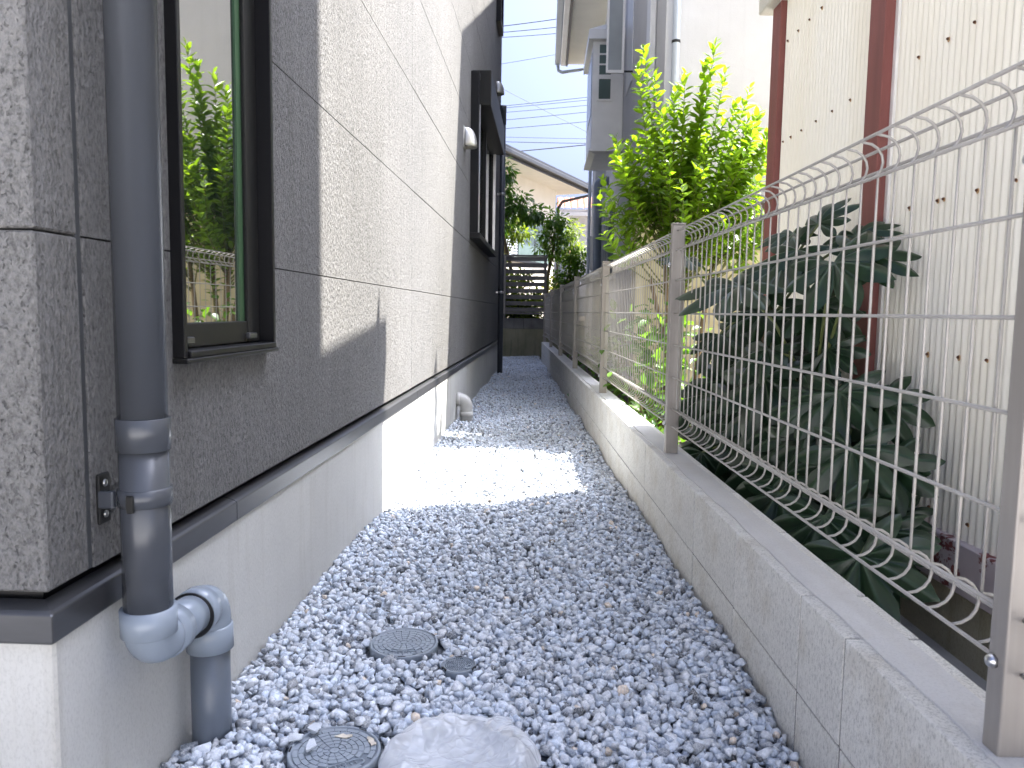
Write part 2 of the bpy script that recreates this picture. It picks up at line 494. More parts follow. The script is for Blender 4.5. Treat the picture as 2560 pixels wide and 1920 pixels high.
def merged(name, bases, mats4, tints, mat, parent=None):
    """numpy merge: bases = list of (V,3)/(faces lists as arrays of equal size); mats4 = list per base of (n,3,4)"""
    V, LO, LS, CO, VT = [], [], [], [], 0
    for (bv, bf), T, ti in zip(bases, mats4, tints):
        n = len(T)
        if n == 0:
            continue
        v = np.einsum('nij,vj->nvi', T[:, :, :3], bv) + T[:, None, :, 3]
        nv = len(bv)
        V.append(v.reshape(-1, 3))
        f = bf[None] + (np.arange(n) * nv)[:, None, None] + VT
        LO.append(f.reshape(-1))
        LS.append(np.full(n * len(bf), bf.shape[1]))
        CO.append(np.repeat(ti, nv, axis=0))
        VT += n * nv
    V = np.concatenate(V); LO = np.concatenate(LO); LS = np.concatenate(LS); CO = np.concatenate(CO)
    me = bpy.data.meshes.new(name)
    me.vertices.add(len(V)); me.vertices.foreach_set('co', V.astype(np.float32).ravel())
    me.loops.add(len(LO)); me.loops.foreach_set('vertex_index', LO.astype(np.int32))
    me.polygons.add(len(LS))
    st = np.concatenate([[0], np.cumsum(LS)[:-1]])
    me.polygons.foreach_set('loop_start', st.astype(np.int32))
    me.polygons.foreach_set('loop_total', LS.astype(np.int32))
    a = me.attributes.new('tint', 'FLOAT_COLOR', 'POINT')
    a.data.foreach_set('color', np.concatenate([CO, np.ones((len(CO), 1))], 1).astype(np.float32).ravel())
    me.update(calc_edges=True)
    me.validate()
    return link(name, me, mat, parent)
def rotmats(n, rng, tilt=None):
    q = rng.normal(size=(n, 4))
    q /= np.linalg.norm(q, axis=1)[:, None]
    w_, x, y, z = q.T
    return np.stack([np.stack([1 - 2 * (y*y + z*z), 2 * (x*y - z*w_), 2 * (x*z + y*w_)], -1),
                     np.stack([2 * (x*y + z*w_), 1 - 2 * (x*x + z*z), 2 * (y*z - x*w_)], -1),
                     np.stack([2 * (x*z - y*w_), 2 * (y*z + x*w_), 1 - 2 * (x*x + y*y)], -1)], 1)

exec_parts = []
# ================================================================== SETTING
tag(MB().add([(-150, -80, -0.12), (150, -80, -0.12), (150, 250, -0.12), (-150, 250, -0.12)], [(0, 1, 2, 3)]).build('ground', M['ground']), None, None, None, 'structure')
tag(MB().box(-40, 40, -12, -0.6, -0.115, -0.06).build('street_paving', M['mortar']), None, None, None, 'structure')
def gz(x, y):
    return 0.010 * np.sin(x * 5.1 + y * 2.3) + 0.009 * np.sin(y * 4.4 - x * 2.7 + 1.0) + 0.006 * np.sin(x * 11 + 0.6) * np.sin(y * 6.3) - 0.012 + 0.012 * np.clip((0.35 - np.abs(x - 0.35)) / 0.35, 0, 1) + 0.014 * np.clip((2.6 - y) / 0.8, 0, 1)
nx, ny = 14, 120
xs = np.linspace(0, 1, nx); ys = np.linspace(0.2, 14.5, ny)
vs, fs = [], []
for yv in ys:
    xl, xr = -0.66, 0.61 - 0.0454 * yv - 0.04
    if yv > 10.6: xl = -1.6
    for t in xs:
        x = xl + (xr - xl) * t
        vs.append((x, yv, float(gz(x, yv)) - 0.016))
for j in range(ny - 1):
    for i in range(nx - 1):
        fs.append((j * nx + i, j * nx + i + 1, (j + 1) * nx + i + 1, (j + 1) * nx + i))
tag(MB().add(vs, fs, True).build('gravel_bed', M['gravel_base']), None, None, None, 'structure')
sv, sf_ = [], []
for (b_, z_) in ((-1, -0.24), (2.3, -0.22), (2.8, -0.06), (3.4, 0.03), (15, 0.06)):
    sv += [(0.06, b_, z_), (0.74, b_, z_)]
sf_ = [(2 * i, 2 * i + 1, 2 * i + 3, 2 * i + 2) for i in range(4)]
tag(MB(fr).add(sv, sf_).build('soil_bed', M['soil']), None, None, None, 'structure')
tag(MB().box(-9, 12, 14.62, 40, -0.5, 0.66).build('terrace_ground', M['soil']), None, None, None, 'structure')

# ------------------------------------------------------------------ grey house
HOUSE_END = 10.95
house = thing('grey_house', (-2.5, 6, 0), 'dark grey textured siding house with concrete footing along the gravel path', 'house')
# front corner
FRY = 0.985
MB().box(-5.6, SX + 0.003, FRY + 0.003, HOUSE_END - 0.01, -0.3, 0.362).build('foundation', M['foundation'], house, 0.004)
MB().box(-5.6, SX - 0.028, FRY + 0.03, HOUSE_END - 0.02, 0.362, 5.72).build('core_wall', M['black_frame'], house)
MB().box(-5.7, SX + 0.06, FRY - 0.06, HOUSE_END + 0.06, 5.72, 5.85).build('roof', M['dark_metal'], house)
def flash(y0, y1):
    b = MB()
    x = SX
    prof = [(x - 0.02, 0.412), (x + 0.004, 0.404), (x + 0.010, 0.400), (x + 0.010, 0.360), (x + 0.004, 0.356), (x - 0.02, 0.356)]
    n = len(prof)
    vs_ = [(p[0], y0, p[1]) for p in prof] + [(p[0], y1, p[1]) for p in prof]
    b.add(vs_, [(i, (i + 1) % n, n + (i + 1) % n, n + i) for i in range(n)] + [tuple(reversed(range(n))), tuple(range(n, 2 * n))])
    return b
yy = [1.60, 3.95, 6.3, 8.6, HOUSE_END]
for i in range(len(yy) - 1):
    flash(yy[i] + 0.0006, yy[i + 1]).build('flashing', M['flashing'], house, 0.0015)
prof = [(-0.02, 0.412), (0.004, 0.404), (0.010, 0.400), (0.010, 0.360), (0.004, 0.356), (-0.02, 0.356)]
vs_, fs_, n_ = [], [], 6
for (px_, py_, ox, oy) in ((-5.6, FRY, 0, -1), (SX, FRY, 1, -1), (SX, 1.60, 1, 0)):
    vs_ += [(px_ + ox * q[0], py_ + oy * q[0], q[1]) for q in prof]
for k in range(2):
    fs_ += [(k * n_ + i, k * n_ + (i + 1) % n_, (k + 1) * n_ + (i + 1) % n_, (k + 1) * n_ + i) for i in range(n_)]
MB().add(vs_, fs_ + [tuple(range(2 * n_, 3 * n_))]).build('flashing', M['flashing'], house, 0.0015)
# siding panels: rectangle minus hole
def panel_x(y0, y1, z0, z1, hole=None, name='siding_panel'):
    x0, x1 = SX - 0.018, SX
    ysl, zsl = [y0, y1], [z0, z1]
    if hole:
        ysl += [h for h in hole[:2] if y0 < h < y1]
        zsl += [h for h in hole[2:] if z0 < h < z1]
    ysl, zsl = sorted(ysl), sorted(zsl)
    b = MB()
    inside = lambda i, j: 0 <= i < len(ysl) - 1 and 0 <= j < len(zsl) - 1 and not (hole and hole[0] < (ysl[i] + ysl[i+1]) / 2 < hole[1] and hole[2] < (zsl[j] + zsl[j+1]) / 2 < hole[3])
    for i in range(len(ysl) - 1):
        for j in range(len(zsl) - 1):
            if not inside(i, j):
                continue
            a, c, d, e = ysl[i], ysl[i+1], zsl[j], zsl[j+1]
            b.add([(x1, a, d), (x1, c, d), (x1, c, e), (x1, a, e)], [(0, 1, 2, 3)])
            if not inside(i - 1, j): b.add([(x0, a, d), (x1, a, d), (x1, a, e), (x0, a, e)], [(0, 1, 2, 3)])
            if not inside(i + 1, j): b.add([(x1, c, d), (x0, c, d), (x0, c, e), (x1, c, e)], [(0, 1, 2, 3)])
            if not inside(i, j - 1): b.add([(x0, a, d), (x0, c, d), (x1, c, d), (x1, a, d)], [(0, 1, 2, 3)])
            if not inside(i, j + 1): b.add([(x1, a, e), (x1, c, e), (x0, c, e), (x0, a, e)], [(0, 1, 2, 3)])
    if b.v:
        me = b.mesh(name)
        bm = bmesh.new(); bm.from_mesh(me); bmesh.ops.remove_doubles(bm, verts=bm.verts, dist=1e-5); bmesh.ops.recalc_face_normals(bm, faces=bm.faces); bm.to_mesh(me); bm.free()
        return link(name, me, M['siding'], house, 0.0015 if not hole else 0)
WIN = (1.352, 1.822, 0.727, 2.06)
zrow = [0.428, 0.918] + [1.412 + 0.494 * i for i in range(10)][:9] + [5.715]
ycol = [1.092, 3.832, 6.58, 9.32, HOUSE_END]
for j in range(len(zrow) - 1):
    z0, z1 = zrow[j] + (0.0015 if j else 0), zrow[j + 1] - 0.0015
    for i in range(len(ycol) - 1):
        y0, y1 = ycol[i] + (0.0012 if i else 0), ycol[i + 1] - 0.0012
        hole = WIN if (i == 0 and WIN[2] < z1 and WIN[3] > z0) else None
        panel_x(y0, y1, z0, z1, hole)
    # corner piece (L shape) and the front row
    b = MB()
    b.add([(-0.80, FRY, z0), (SX, FRY, z0), (SX, 1.080, z0), (SX - 0.018, 1.080, z0), (SX - 0.018, FRY + 0.018, z0), (-0.80, FRY + 0.018, z0), (-0.80, FRY, z1), (SX, FRY, z1), (SX, 1.080, z1), (SX - 0.018, 1.080, z1), (SX - 0.018, FRY + 0.018, z1), (-0.80, FRY + 0.018, z1)],
          [(5, 4, 3, 2, 1, 0), (6, 7, 8, 9, 10, 11)] + [(i, (i + 1) % 6, 6 + (i + 1) % 6, 6 + i) for i in range(6)]).build('corner_panel', M['siding'], house, 0.003)
    MB().box(-5.6, -0.808, FRY, FRY + 0.018, z0, z1).build('siding_panel', M['siding'], house, 0.0015)
MB().box(SX - 0.018, SX - 0.003, 1.0805, 1.0915, 0.428, 5.7).build('sealant_joint', M['sealant'], house)
# slim window -------------------------------------------------------
XO, XG = SX + 0.022, SX - 0.024
y0, y1, z0, z1 = WIN
b = MB()
b.box(SX - 0.06, XO, y0, y0 + 0.014, z0, z1)
b.box(SX - 0.06, XO, y1 - 0.014, y1, z0, z1)
b.box(SX - 0.06, XO, y0 + 0.014, y1 - 0.014, z1 - 0.014, z1)
b.box(SX - 0.06, XO + 0.006, y0 + 0.014, y1 - 0.014, z0, z0 + 0.012)
win = b.build('window', M['black_frame'], house, 0.0015)
b = MB()
sx0, sx1 = XG - 0.02, XG + 0.012
b.box(sx0, sx1, y0 + 0.0145, y0 + 0.045, z0 + 0.014, z1 - 0.016)
b.box(sx0, sx1, y1 - 0.085, y1 - 0.0145, z0 + 0.014, z1 - 0.016)
b.box(sx0, sx1 - 0.002, y0 + 0.045, y1 - 0.085, z0 + 0.014, z0 + 0.062)
b.box(sx0, sx1 - 0.002, y0 + 0.045, y1 - 0.085, z1 - 0.06, z1 - 0.016)
b.build('sash', M['dark_metal'], win, 0.002)
MB().box(XG - 0.012, XG, y0 + 0.046, y1 - 0.1125, z0 + 0.0625, z1 - 0.061).build('pane', M['glass'], win)
MB().box(XG - 0.012, XG + 0.004, y1 - 0.112, y1 - 0.086, z0 + 0.0625, z1 - 0.061).build('spacer', M['seal'], win)
for yv in (y0 + 0.05, y1 - 0.10):
    MB().box(sx1 - 0.002, sx1 + 0.010, yv, yv + 0.045, z0 + 0.022, z0 + 0.036).build('stay_arm', M['flashing'], win, 0.002)
MB().box(XO - 0.03, XO + 0.007, y0 - 0.002, y1 + 0.001, z0 - 0.010, z0 - 0.001).build('sill', M['dark_metal'], win, 0.002)
# far shuttered window ------------------------------------------------
b = MB()
Y0, Y1, Z0, Z1 = 6.72, 9.0, 1.50, 2.86
b.box(SX - 0.01, SX + 0.07, Y0, Y0 + 0.07, Z0, Z1)
b.box(SX - 0.01, SX + 0.07, Y1 - 0.07, Y1, Z0, Z1)
b.box(SX - 0.01, SX + 0.07, Y0 + 0.07, Y1 - 0.07, Z1 - 0.05, Z1)
sw = b.build('shutter_window', M['black_frame'], house, 0.003)
MB().box(SX - 0.01, SX + 0.165, Y0 + 0.11, Y1 - 0.05, 2.60, 2.90).build('shutter_box', M['dark_metal'], sw, 0.008, 2)
MB().box(SX - 0.01, SX + 0.09, Y0 - 0.01, Y1 + 0.01, Z0 - 0.05, Z0).build('sill', M['dark_metal'], sw, 0.004)
MB().box(SX + 0.001, SX + 0.02, Y0 + 0.07, Y1 - 0.07, Z0, Z1 - 0.05).build('pane', M['glass'], sw)
MB().box(SX + 0.02, SX + 0.05, 7.80, 7.86, Z0, 2.6).build('sash_bar', M['black_frame'], sw, 0.002)
for yv in (Y0 + 0.075, Y1 - 0.10):
    MB().box(SX + 0.045, SX + 0.075, yv, yv + 0.025, Z0 + 0.002, 2.60).build('guide_rail', M['steel'], sw, 0.001)
# upper floor window edge
b = MB()
b.box(SX - 0.005, SX + 0.06, 9.75, 9.82, 4.37, 5.5)
b.box(SX - 0.005, SX + 0.06, 10.22, 10.29, 4.37, 5.5)
b.box(SX - 0.005, SX + 0.06, 9.82, 10.22, 4.37, 4.43)
b.box(SX - 0.005, SX + 0.06, 9.82, 10.22, 5.44, 5.5)
uw = b.build('upper_window', M['black_frame'], house, 0.003)
MB().box(SX + 0.001, SX + 0.03, 9.82, 10.22, 4.43, 5.44).build('pane', M['glass'], uw)
# vent hoods
def hood(y, z, s):
    b = MB()
    prof, n = [], 14
    vs_, fs_ = [], []
    m = 9
    for i in range(m):                       # half dome opening downwards
        t = i / (m - 1)
        ang = t * math.pi / 2
        for k in range(n + 1):
            g = math.pi * k / n
            x = SX + s * 0.62 * math.sin(g) * (0.35 + 0.65 * math.cos(ang)) + 0.002
            yv = y + s * 0.5 * math.cos(g) * (0.55 + 0.45 * math.cos(ang))
            zz = z + s * 0.95 * math.sin(ang)
            vs_.append((x, yv, zz))
    for i in range(m - 1):
        for k in range(n):
            fs_.append((i * (n + 1) + k, i * (n + 1) + k + 1, (i + 1) * (n + 1) + k + 1, (i + 1) * (n + 1) + k))
    b.add(vs_, fs_, True)
    o = b.build('vent_hood', M['hood'], house)
    sm = o.modifiers.new('solid', 'SOLIDIFY'); sm.thickness = 0.003
    MB().box(SX - 0.002, SX + 0.004, y - s * 0.52, y + s * 0.52, z - s * 0.08, z + s * 1.0).build('flange', M['hood'], o, 0.004)
    MB().lathe([(s * 0.36, 0.0), (s * 0.36, 0.02)], (SX + 0.004, y, z + s * 0.42), 20, 'X').build('mesh_grille', M['black_frame'], o)
    return o
hood(6.24, 2.12, 0.155)
hood(9.12, 2.80, 0.155)
hood(9.95, 3.55, 0.155)
# near downpipe --------------------------------------------------------
PX, PY, PR = -0.612, 1.135, 0.0362
PX2, PY2 = -0.618, 1.362
dp = MB().tube([(PX, PY, 0.60), (PX, PY, 0.33)], PR, 40).build('downpipe', M['pipe'], house)
MB().tube([(PX, PY, 5.6), (PX, PY, 0.6505)], PR - 0.0002, 40).build('pipe_length', M['pipe'], dp)
MB().lathe([(PR - 0.001, 0), (PR + 0.003, 0.0006), (PR + 0.0034, 0.05), (PR + 0.0026, 0.0505), (PR - 0.001, 0.0506)], (PX, PY, 0.600), 40).build('coupling', M['pipe'], dp)
# bracket
MB().lathe([(PR - 0.001, 0), (PR + 0.0028, 0.0006), (PR + 0.0032, 0.027), (PR - 0.001, 0.0276)], (PX, PY, 0.515), 40).build('clamp_band', M['pipe'], dp)
MB().box(PX - 0.056, PX - PR + 0.004, PY - 0.034, PY - 0.022, 0.515, 0.5415).build('bracket_arm', M['pipe'], dp, 0.002)
MB().box(SX, SX + 0.006, PY - 0.034, PY - 0.004, 0.489, 0.567).build('bracket_plate', M['dark_metal'], dp, 0.002)
for zz in (0.552, 0.504):
    MB().lathe([(0.0055, 0), (0.0052, 0.0018), (0.003, 0.003), (0.0, 0.0031)], (SX + 0.006, PY - 0.019, zz), 14, 'X').build('screw', M['steel'], dp)
MB().box(PX - 0.008, PX + 0.004, PY - PR - 0.0065, PY - PR - 0.002, 0.511, 0.538).build('clasp', M['dark_metal'], dp, 0.0015)
MB().tube([(SX + 0.012, PY - 0.01, 0.505), (SX + 0.02, PY - 0.008, 0.53), (SX + 0.024, PY + 0.01, 0.553)], 0.0022, 8).build('wire_stay', M['steel'], dp)
def arc(c, r, a0, a1, n, ydir=1):
    return [(c[0], c[1] + ydir * r * math.cos(a0 + (a1 - a0) * i / n), c[2] + r * math.sin(a0 + (a1 - a0) * i / n)) for i in range(n + 1)]
ER = PR + 0.0018
ZA = 0.288                                     # axis height of the offset leg
e1 = [(PX, PY, 0.352), (PX, PY, ZA + 0.034)] + arc((PX, PY + 0.034, ZA + 0.034), 0.034, math.pi, 1.5 * math.pi, 10)[1:] + [(PX, PY + 0.062, ZA)]
MB().tube(e1, ER, 36).build('elbow', M['pvc'], dp)
MB().lathe([(ER, 0.0), (ER + 0.0035, 0.002), (ER + 0.0042, 0.043), (ER - 0.003, 0.0435)], (PX, PY, 0.308), 36).build('socket', M['pvc'], dp)
MB().lathe([(ER, 0.0), (ER + 0.0035, 0.002), (ER + 0.0042, 0.033), (ER - 0.003, 0.0335)], (PX, PY + 0.040, ZA), 36, 'Y').build('socket', M['pvc'], dp)
MB().tube([(PX, PY + 0.06, ZA), (PX2, PY2 - 0.05, ZA - 0.014)], PR - 0.001, 36).build('offset_pipe', M['pvc'], dp)
ZB = ZA - 0.014
e2 = [(PX2, PY2 - 0.066, ZB), (PX2, PY2 - 0.036, ZB)] + [(PX2, PY2 - 0.034 + 0.034 * math.sin(t), ZB - 0.034 + 0.034 * math.cos(t)) for t in np.linspace(0.1, math.pi / 2, 10)] + [(PX2, PY2, ZB - 0.07)]
MB().tube(e2, ER, 36).build('elbow', M['pvc'], dp)
MB().lathe([(ER - 0.003, 0.0), (ER + 0.0042, 0.0005), (ER + 0.0035, 0.036), (ER, 0.038)], (PX2, PY2 - 0.072, ZB), 36, 'Y').build('socket', M['pvc'], dp)
MB().lathe([(ER - 0.003, 0.0), (ER + 0.0042, 0.0005), (ER + 0.0035, 0.045), (ER, 0.047)], (PX2, PY2, ZB - 0.092), 36).build('socket', M['pvc'], dp)
MB().lathe([(ER - 0.002, -0.0055), (ER + 0.0036, -0.004), (ER + 0.0036, 0.0)], (PX2, PY2 - 0.0725, ZB), 36, 'Y').build('rubber_ring', M['black_frame'], dp)
MB().tube([(PX2, PY2, ZB - 0.06), (PX2, PY2, -0.12)], PR - 0.0005, 40).build('drain_pipe', M['pvc_pipe'], dp)
# far downpipe
QX, QY = -0.60, 10.30
fp = MB().tube([(QX, QY, 3.28), (QX, QY, -0.1)], 0.037, 24).build('downpipe', M['pipe'], house)
MB().lathe([(0.034, 0), (0.041, 0.002), (0.041, 0.16), (0.0435, 0.162), (0.0435, 0.24), (0.034, 0.242)], (QX, QY, 3.26), 24).build('coupling', M['pipe'], fp)
for zz in (2.35, 1.06):
    MB().lathe([(0.036, 0), (0.0405, 0.001), (0.0405, 0.03), (0.036, 0.031)], (QX, QY, zz), 24).build('clamp_band', M['steel'], fp)
    MB().box(SX, QX - 0.03, QY - 0.012, QY + 0.012, zz + 0.002, zz + 0.026).build('bracket_arm', M['steel'], fp, 0.002)
# footing drain elbow
pts = [(SX - 0.02, 5.80, 0.145), (SX + 0.03, 5.80, 0.145)] + [(SX + 0.03 + 0.05 * math.sin(t), 5.80, 0.095 + 0.05 * math.cos(t)) for t in np.linspace(0.15, math.pi / 2, 9)] + [(SX + 0.08, 5.80, -0.08)]
de = MB().tube(pts, 0.048, 28).build('drain_elbow', M['grey_pvc'], house)
MB().lathe([(0.046, 0), (0.053, 0.001), (0.053, 0.045), (0.046, 0.046)], (SX + 0.08, 5.80, 0.01), 28).build('socket', M['grey_pvc'], de)
MB().lathe([(0.046, 0), (0.053, 0.001), (0.053, 0.03), (0.046, 0.031)], (SX + 0.004, 5.80, 0.145), 28, 'X').build('socket', M['grey_pvc'], de)

# ------------------------------------------------------------------ block wall
wall = thing('block_wall', fr(0, 7, 0), 'low grey concrete block wall carrying the wire mesh fence', 'wall')
WT = 0.30
bl = [-0.42, 0.0, 0.41, 0.82, 1.23, 1.42] + [1.42 + 0.415 * i for i in range(1, 30)]
cache = {}
def block_mesh(L_, h):
    k = (round(L_, 3), round(h, 3))
    if k not in cache:
        b = MB().box(-0.056, 0.068, 0.0032, L_ - 0.0032, 0.0020, h - 0.0012)
        cache[k] = b.mesh('block')
        cache[k].materials.append(M['block'])
    return cache[k]
for i in range(len(bl) - 1):
    for (zb, h) in ((WT - 0.19, 0.19), (WT - 0.38, 0.19)):
        if i == 4 and zb < 0.1:
            pass
        p = fr(random.uniform(-0.0009, 0.0009), bl[i], zb)
        o = inst('block', block_mesh(bl[i + 1] - bl[i], h), p, (0, 0, TH), wall)
        bv = o.modifiers.new('bevel', 'BEVEL'); bv.width = 0.0025; bv.segments = 2
MB(fr).box(-0.0538, 0.066, -0.42, bl[-1] - 0.01, -0.1, WT - 0.004).build('joint_mortar', M['old_block'], wall)
# cast top fill, slightly wavy
n_ = 260
vs_, fs_ = [], []
for i in range(n_):
    b_ = -0.4 + (bl[-1] + 0.38) * i / (n_ - 1)
    wv = 0.0022 * math.sin(b_ * 7.1) + 0.002 * math.sin(b_ * 19.3 + 1) + 0.0012 * math.sin(b_ * 53)
    for (a_, z_) in ((-0.031 + wv, WT - 0.004), (-0.030 + wv, WT + 0.0022), (0.043 - wv, WT + 0.0022), (0.044 - wv, WT - 0.004)):
        vs_.append((a_, b_, z_))
for i in range(n_ - 1):
    for k in range(3):
        fs_.append((i * 4 + k, i * 4 + k + 1, i * 4 + 5 + k, i * 4 + 4 + k))
MB(fr).add(vs_, fs_).build('top_fill', M['mortar'], wall)

# ------------------------------------------------------------------ mesh fence
fence = thing('mesh_fence', fr(0, 7, WT), 'taupe welded wire mesh fence with curled top on the block wall', 'fence')
PB = [0.905, 2.865, 4.99, 7.15, 9.24, 11.42, 13.55]
post_me = MB().box(-0.0235, 0.0235, -0.016, 0.016, 0.0, 0.845).mesh('post')
post_me.materials.append(M['post'])
cap_me = MB().box(-0.0245, 0.0245, -0.017, 0.017, 0.845, 0.851).mesh('post_cap')
cap_me.materials.append(M['post'])
bolt_me = MB().lathe([(0.0085, 0), (0.0085, 0.004), (0.006, 0.008), (0.0, 0.009)], (0, 0, 0), 16, 'X').mesh('bolt')
bolt_me.materials.append(M['bolt'])
for i, bb in enumerate(PB):
    o = inst('post', post_me, fr(0.0, bb, WT), (0, 0, TH), fence)
    bv = o.modifiers.new('bevel', 'BEVEL'); bv.width = 0.003; bv.segments = 2
    inst('post_cap', cap_me, fr(0.0, bb, WT), (0, 0, TH), o)
    for zz in (0.112, 0.70):
        inst('bolt', bolt_me, fr(-0.0235, bb + 0.004, WT + zz), (0, 0, TH + math.pi), o)
RC = 0.033
def vprof():
    pts = [(-0.002, 0.400)]
    for k in range(9):
        g = -math.pi / 2 + math.pi * k / 8
        pts.append((RC * math.cos(g) * 1.05, 0.437 + RC * math.sin(g)))
    pts += [(0.0, 0.55), (0.0, 0.95)]
    for k in range(9):
        g = -math.pi / 2 + math.pi * k / 8
        pts.append((RC * math.cos(g) * 1.05, 1.088 + RC * math.sin(g)))
    pts.append((-0.006, 1.123))
    return pts
vw = MB().tube([(p[0], 0, p[1]) for p in vprof()], 0.0024, 7).mesh('vertical_wire')
vw.materials.append(M['fence'])
HZ = [(-0.003, 0.404), (RC + 0.004, 0.440), (-0.0052, 0.470), (-0.0052, 0.587), (-0.0052, 0.707), (-0.0052, 0.822), (-0.0052, 0.943), (-0.0052, 1.052)]
for g in (-22, 38, 90):
    gg = math.radians(g)
    HZ.append((RC * 1.05 * math.cos(gg) + (0.004 if g < 80 else -0.004), 1.088 + (RC + 0.003) * math.sin(gg)))
spans = [(-1.1, PB[0])] + [(PB[i], PB[i + 1]) for i in range(len(PB) - 1)]
hw = {}
for si, (s0, s1) in enumerate(spans):
    pan = pempty('mesh_panel', fr(0, (s0 + s1) / 2, WT), fence)
    Ls = s1 - s0 - 0.034
    key = round(Ls, 3)
    if key not in hw:
        me = MB().tube([(0, 0, 0), (0, Ls / 3, 0), (0, 2 * Ls / 3, 0), (0, Ls, 0)], 0.0029, 7).mesh('horizontal_wire')
        me.materials.append(M['fence'])
        hw[key] = me
    for (a_, z_) in HZ:
        inst('horizontal_wire', hw[key], fr(a_, s0 + 0.017, z_), (0, 0, TH), pan)
    nv = int((s1 - s0 - 0.06) / 0.0585)
    off = (s1 - s0 - (nv - 1) * 0.0585) / 2
    for k in range(nv):
        bb = s0 + off + k * 0.0585
        if si == 0 and bb < 0.35:
            continue
        inst('vertical_wire', vw, fr(0, bb, 0), (0, 0, TH), pan)

# ------------------------------------------------------------------ corrugated lean-to house (right)
A0 = 0.65
ch = thing('corrugated_house', fr(1.6, 2, 0), 'off-white corrugated sheet house with faded red posts behind the fence', 'house')
def corr(b0, b1, z0, z1, a_=A0):
    n = int((b1 - b0) / 0.032 * 16)
    vs_, fs_ = [], []
    for i in range(n + 1):
        b_ = b0 + (b1 - b0) * i / n
        aa = a_ + 0.004 - 0.0085 * abs(math.sin(math.pi * b_ / 0.032))
        vs_ += [(aa, b_, z0), (aa, b_, z1)]
    for i in range(n):
        fs_.append((2 * i, 2 * i + 2, 2 * i + 3, 2 * i + 1))
    return MB(fr).add(vs_, fs_, True).build('corrugated_sheet', M['sheet'], ch)
corr(0.2, 1.70, 0.20, 2.27)
corr(1.66, 2.66, 0.205, 2.27, A0 + 0.004)
corr(2.742, 3.712, 0.205, 2.27)
MB(fr).box(A0 - 0.038, A0 + 0.09, 2.650, 2.764, 0.19, 2.27).build('post', M['red_post'], ch, 0.003)
MB(fr).box(A0 - 0.030, A0 + 0.09, 3.706, 3.818, 0.19, 2.27).build('post', M['red_post'], ch, 0.003)
MB(fr).box(A0 - 0.006, A0 + 0.004, 2.628, 2.6495, 0.22, 2.27).build('edge_strip', M['white_alu'], ch, 0.001)
MB(fr).box(A0 - 0.022, A0 + 0.10, 0.2, 3.80, 0.066, 0.208).build('sill_beam', M['peel'], ch, 0.004)
MB(fr).box(A0 - 0.005, A0 + 0.12, 0.2, 3.81, -0.4, 0.064).build('plinth', M['plinth'], ch, 0.004)
zt = lambda b_: 3.43 - 0.03 * (3.97 - b_)
def slopebox(a0, a1, b0, b1, zlo0, zlo1, zhi0, zhi1):
    return MB(fr).add([(a0, b0, zlo0), (a1, b0, zlo0), (a1, b1, zlo1), (a0, b1, zlo1), (a0, b0, zhi0), (a1, b0, zhi0), (a1, b1, zhi1), (a0, b1, zhi1)],
                      [(0, 3, 2, 1), (4, 5, 6, 7), (0, 1, 5, 4), (1, 2, 6, 5), (2, 3, 7, 6), (3, 0, 4, 7)])
slopebox(A0 - 0.075, A0 + 0.10, 0.2, 3.90, 2.27, 2.27, zt(0.2) - 0.17, zt(3.90) - 0.17).build('upper_wall', M['stucco_beige'], ch, 0.006)
slopebox(A0 - 0.10, A0 + 0.13, 0.2, 3.97, zt(0.2) - 0.169, zt(3.97) - 0.169, zt(0.2), zt(3.97)).build('coping', M['white_alu'], ch, 0.004)
MB(fr).add([(A0 - 0.05, 3.76, 3.40), (A0 + 0.05, 3.76, 3.40), (A0 + 0.05, 3.87, 3.40), (A0 - 0.05, 3.87, 3.40), (A0 + 0.05, 3.86, 3.64), (A0 - 0.05, 3.86, 3.64)], [(0, 1, 4, 5), (1, 2, 4), (2, 3, 5, 4), (3, 0, 5), (0, 3, 2, 1)]).build('shadow_wedge', M['white_alu'], ch)  # unseen wedge, shaped to cast the spike of shadow on the siding
MB(fr).box(A0 + 0.10, 3.4, 3.77, 3.818, -0.2, 2.86).build('end_wall', M['clap'], ch)
MB().box(2.40, 6.5, 1.6, 3.72, -0.1, 6.95).build('unseen_main_wall', M['stucco_beige'], ch)  # unseen block, placed and sized to cast the shadow edge on the siding
MB().box(2.36, 6.9, 1.5, 3.74, 6.95, 7.05).build('roof', M['brown_trim'], ch)
nail_me = MB().lathe([(0.0045, 0), (0.0042, 0.003), (0.002, 0.0055), (0.0, 0.006)], (0, 0, 0), 12, 'X').mesh('nail')
nail_me.materials.append(M['rust'])
st_me = MB().lathe([(0.010, 0), (0.0085, 0.0014), (0.0, 0.0016)], (0, 0, 0), 12, 'X').mesh('rust_washer')
st_me.materials.append(M['stain'])
def nails(px_list, z):
    for bb in px_list:
        bb = (math.floor(bb / 0.032) + 0.5) * 0.032
        o = inst('nail', nail_me, fr(A0 - 0.0062, bb, z), (0, 0, TH + math.pi), ch)
        s = random.uniform(0.35, 0.85)
        w_ = inst('rust_washer', st_me, fr(A0 - 0.0045, bb, z - 0.002), (0, 0, TH + math.pi), o)
        w_.scale = (1, s, s * 1.15)
nails((2.28, 2.13, 1.98, 2.47, 2.33), 1.165)
nails((2.31, 2.17, 2.02), 0.712)
nails((2.47, 2.33, 2.19), 1.624)
nails((2.96, 3.13, 3.29, 3.44, 3.56, 3.66), 1.624)
nails((2.83, 2.93, 3.29, 3.41, 3.52, 3.67), 2.075)
nails((2.10, 1.97, 2.24), 2.075)
nails((2.25, 2.07, 1.90), 0.262)

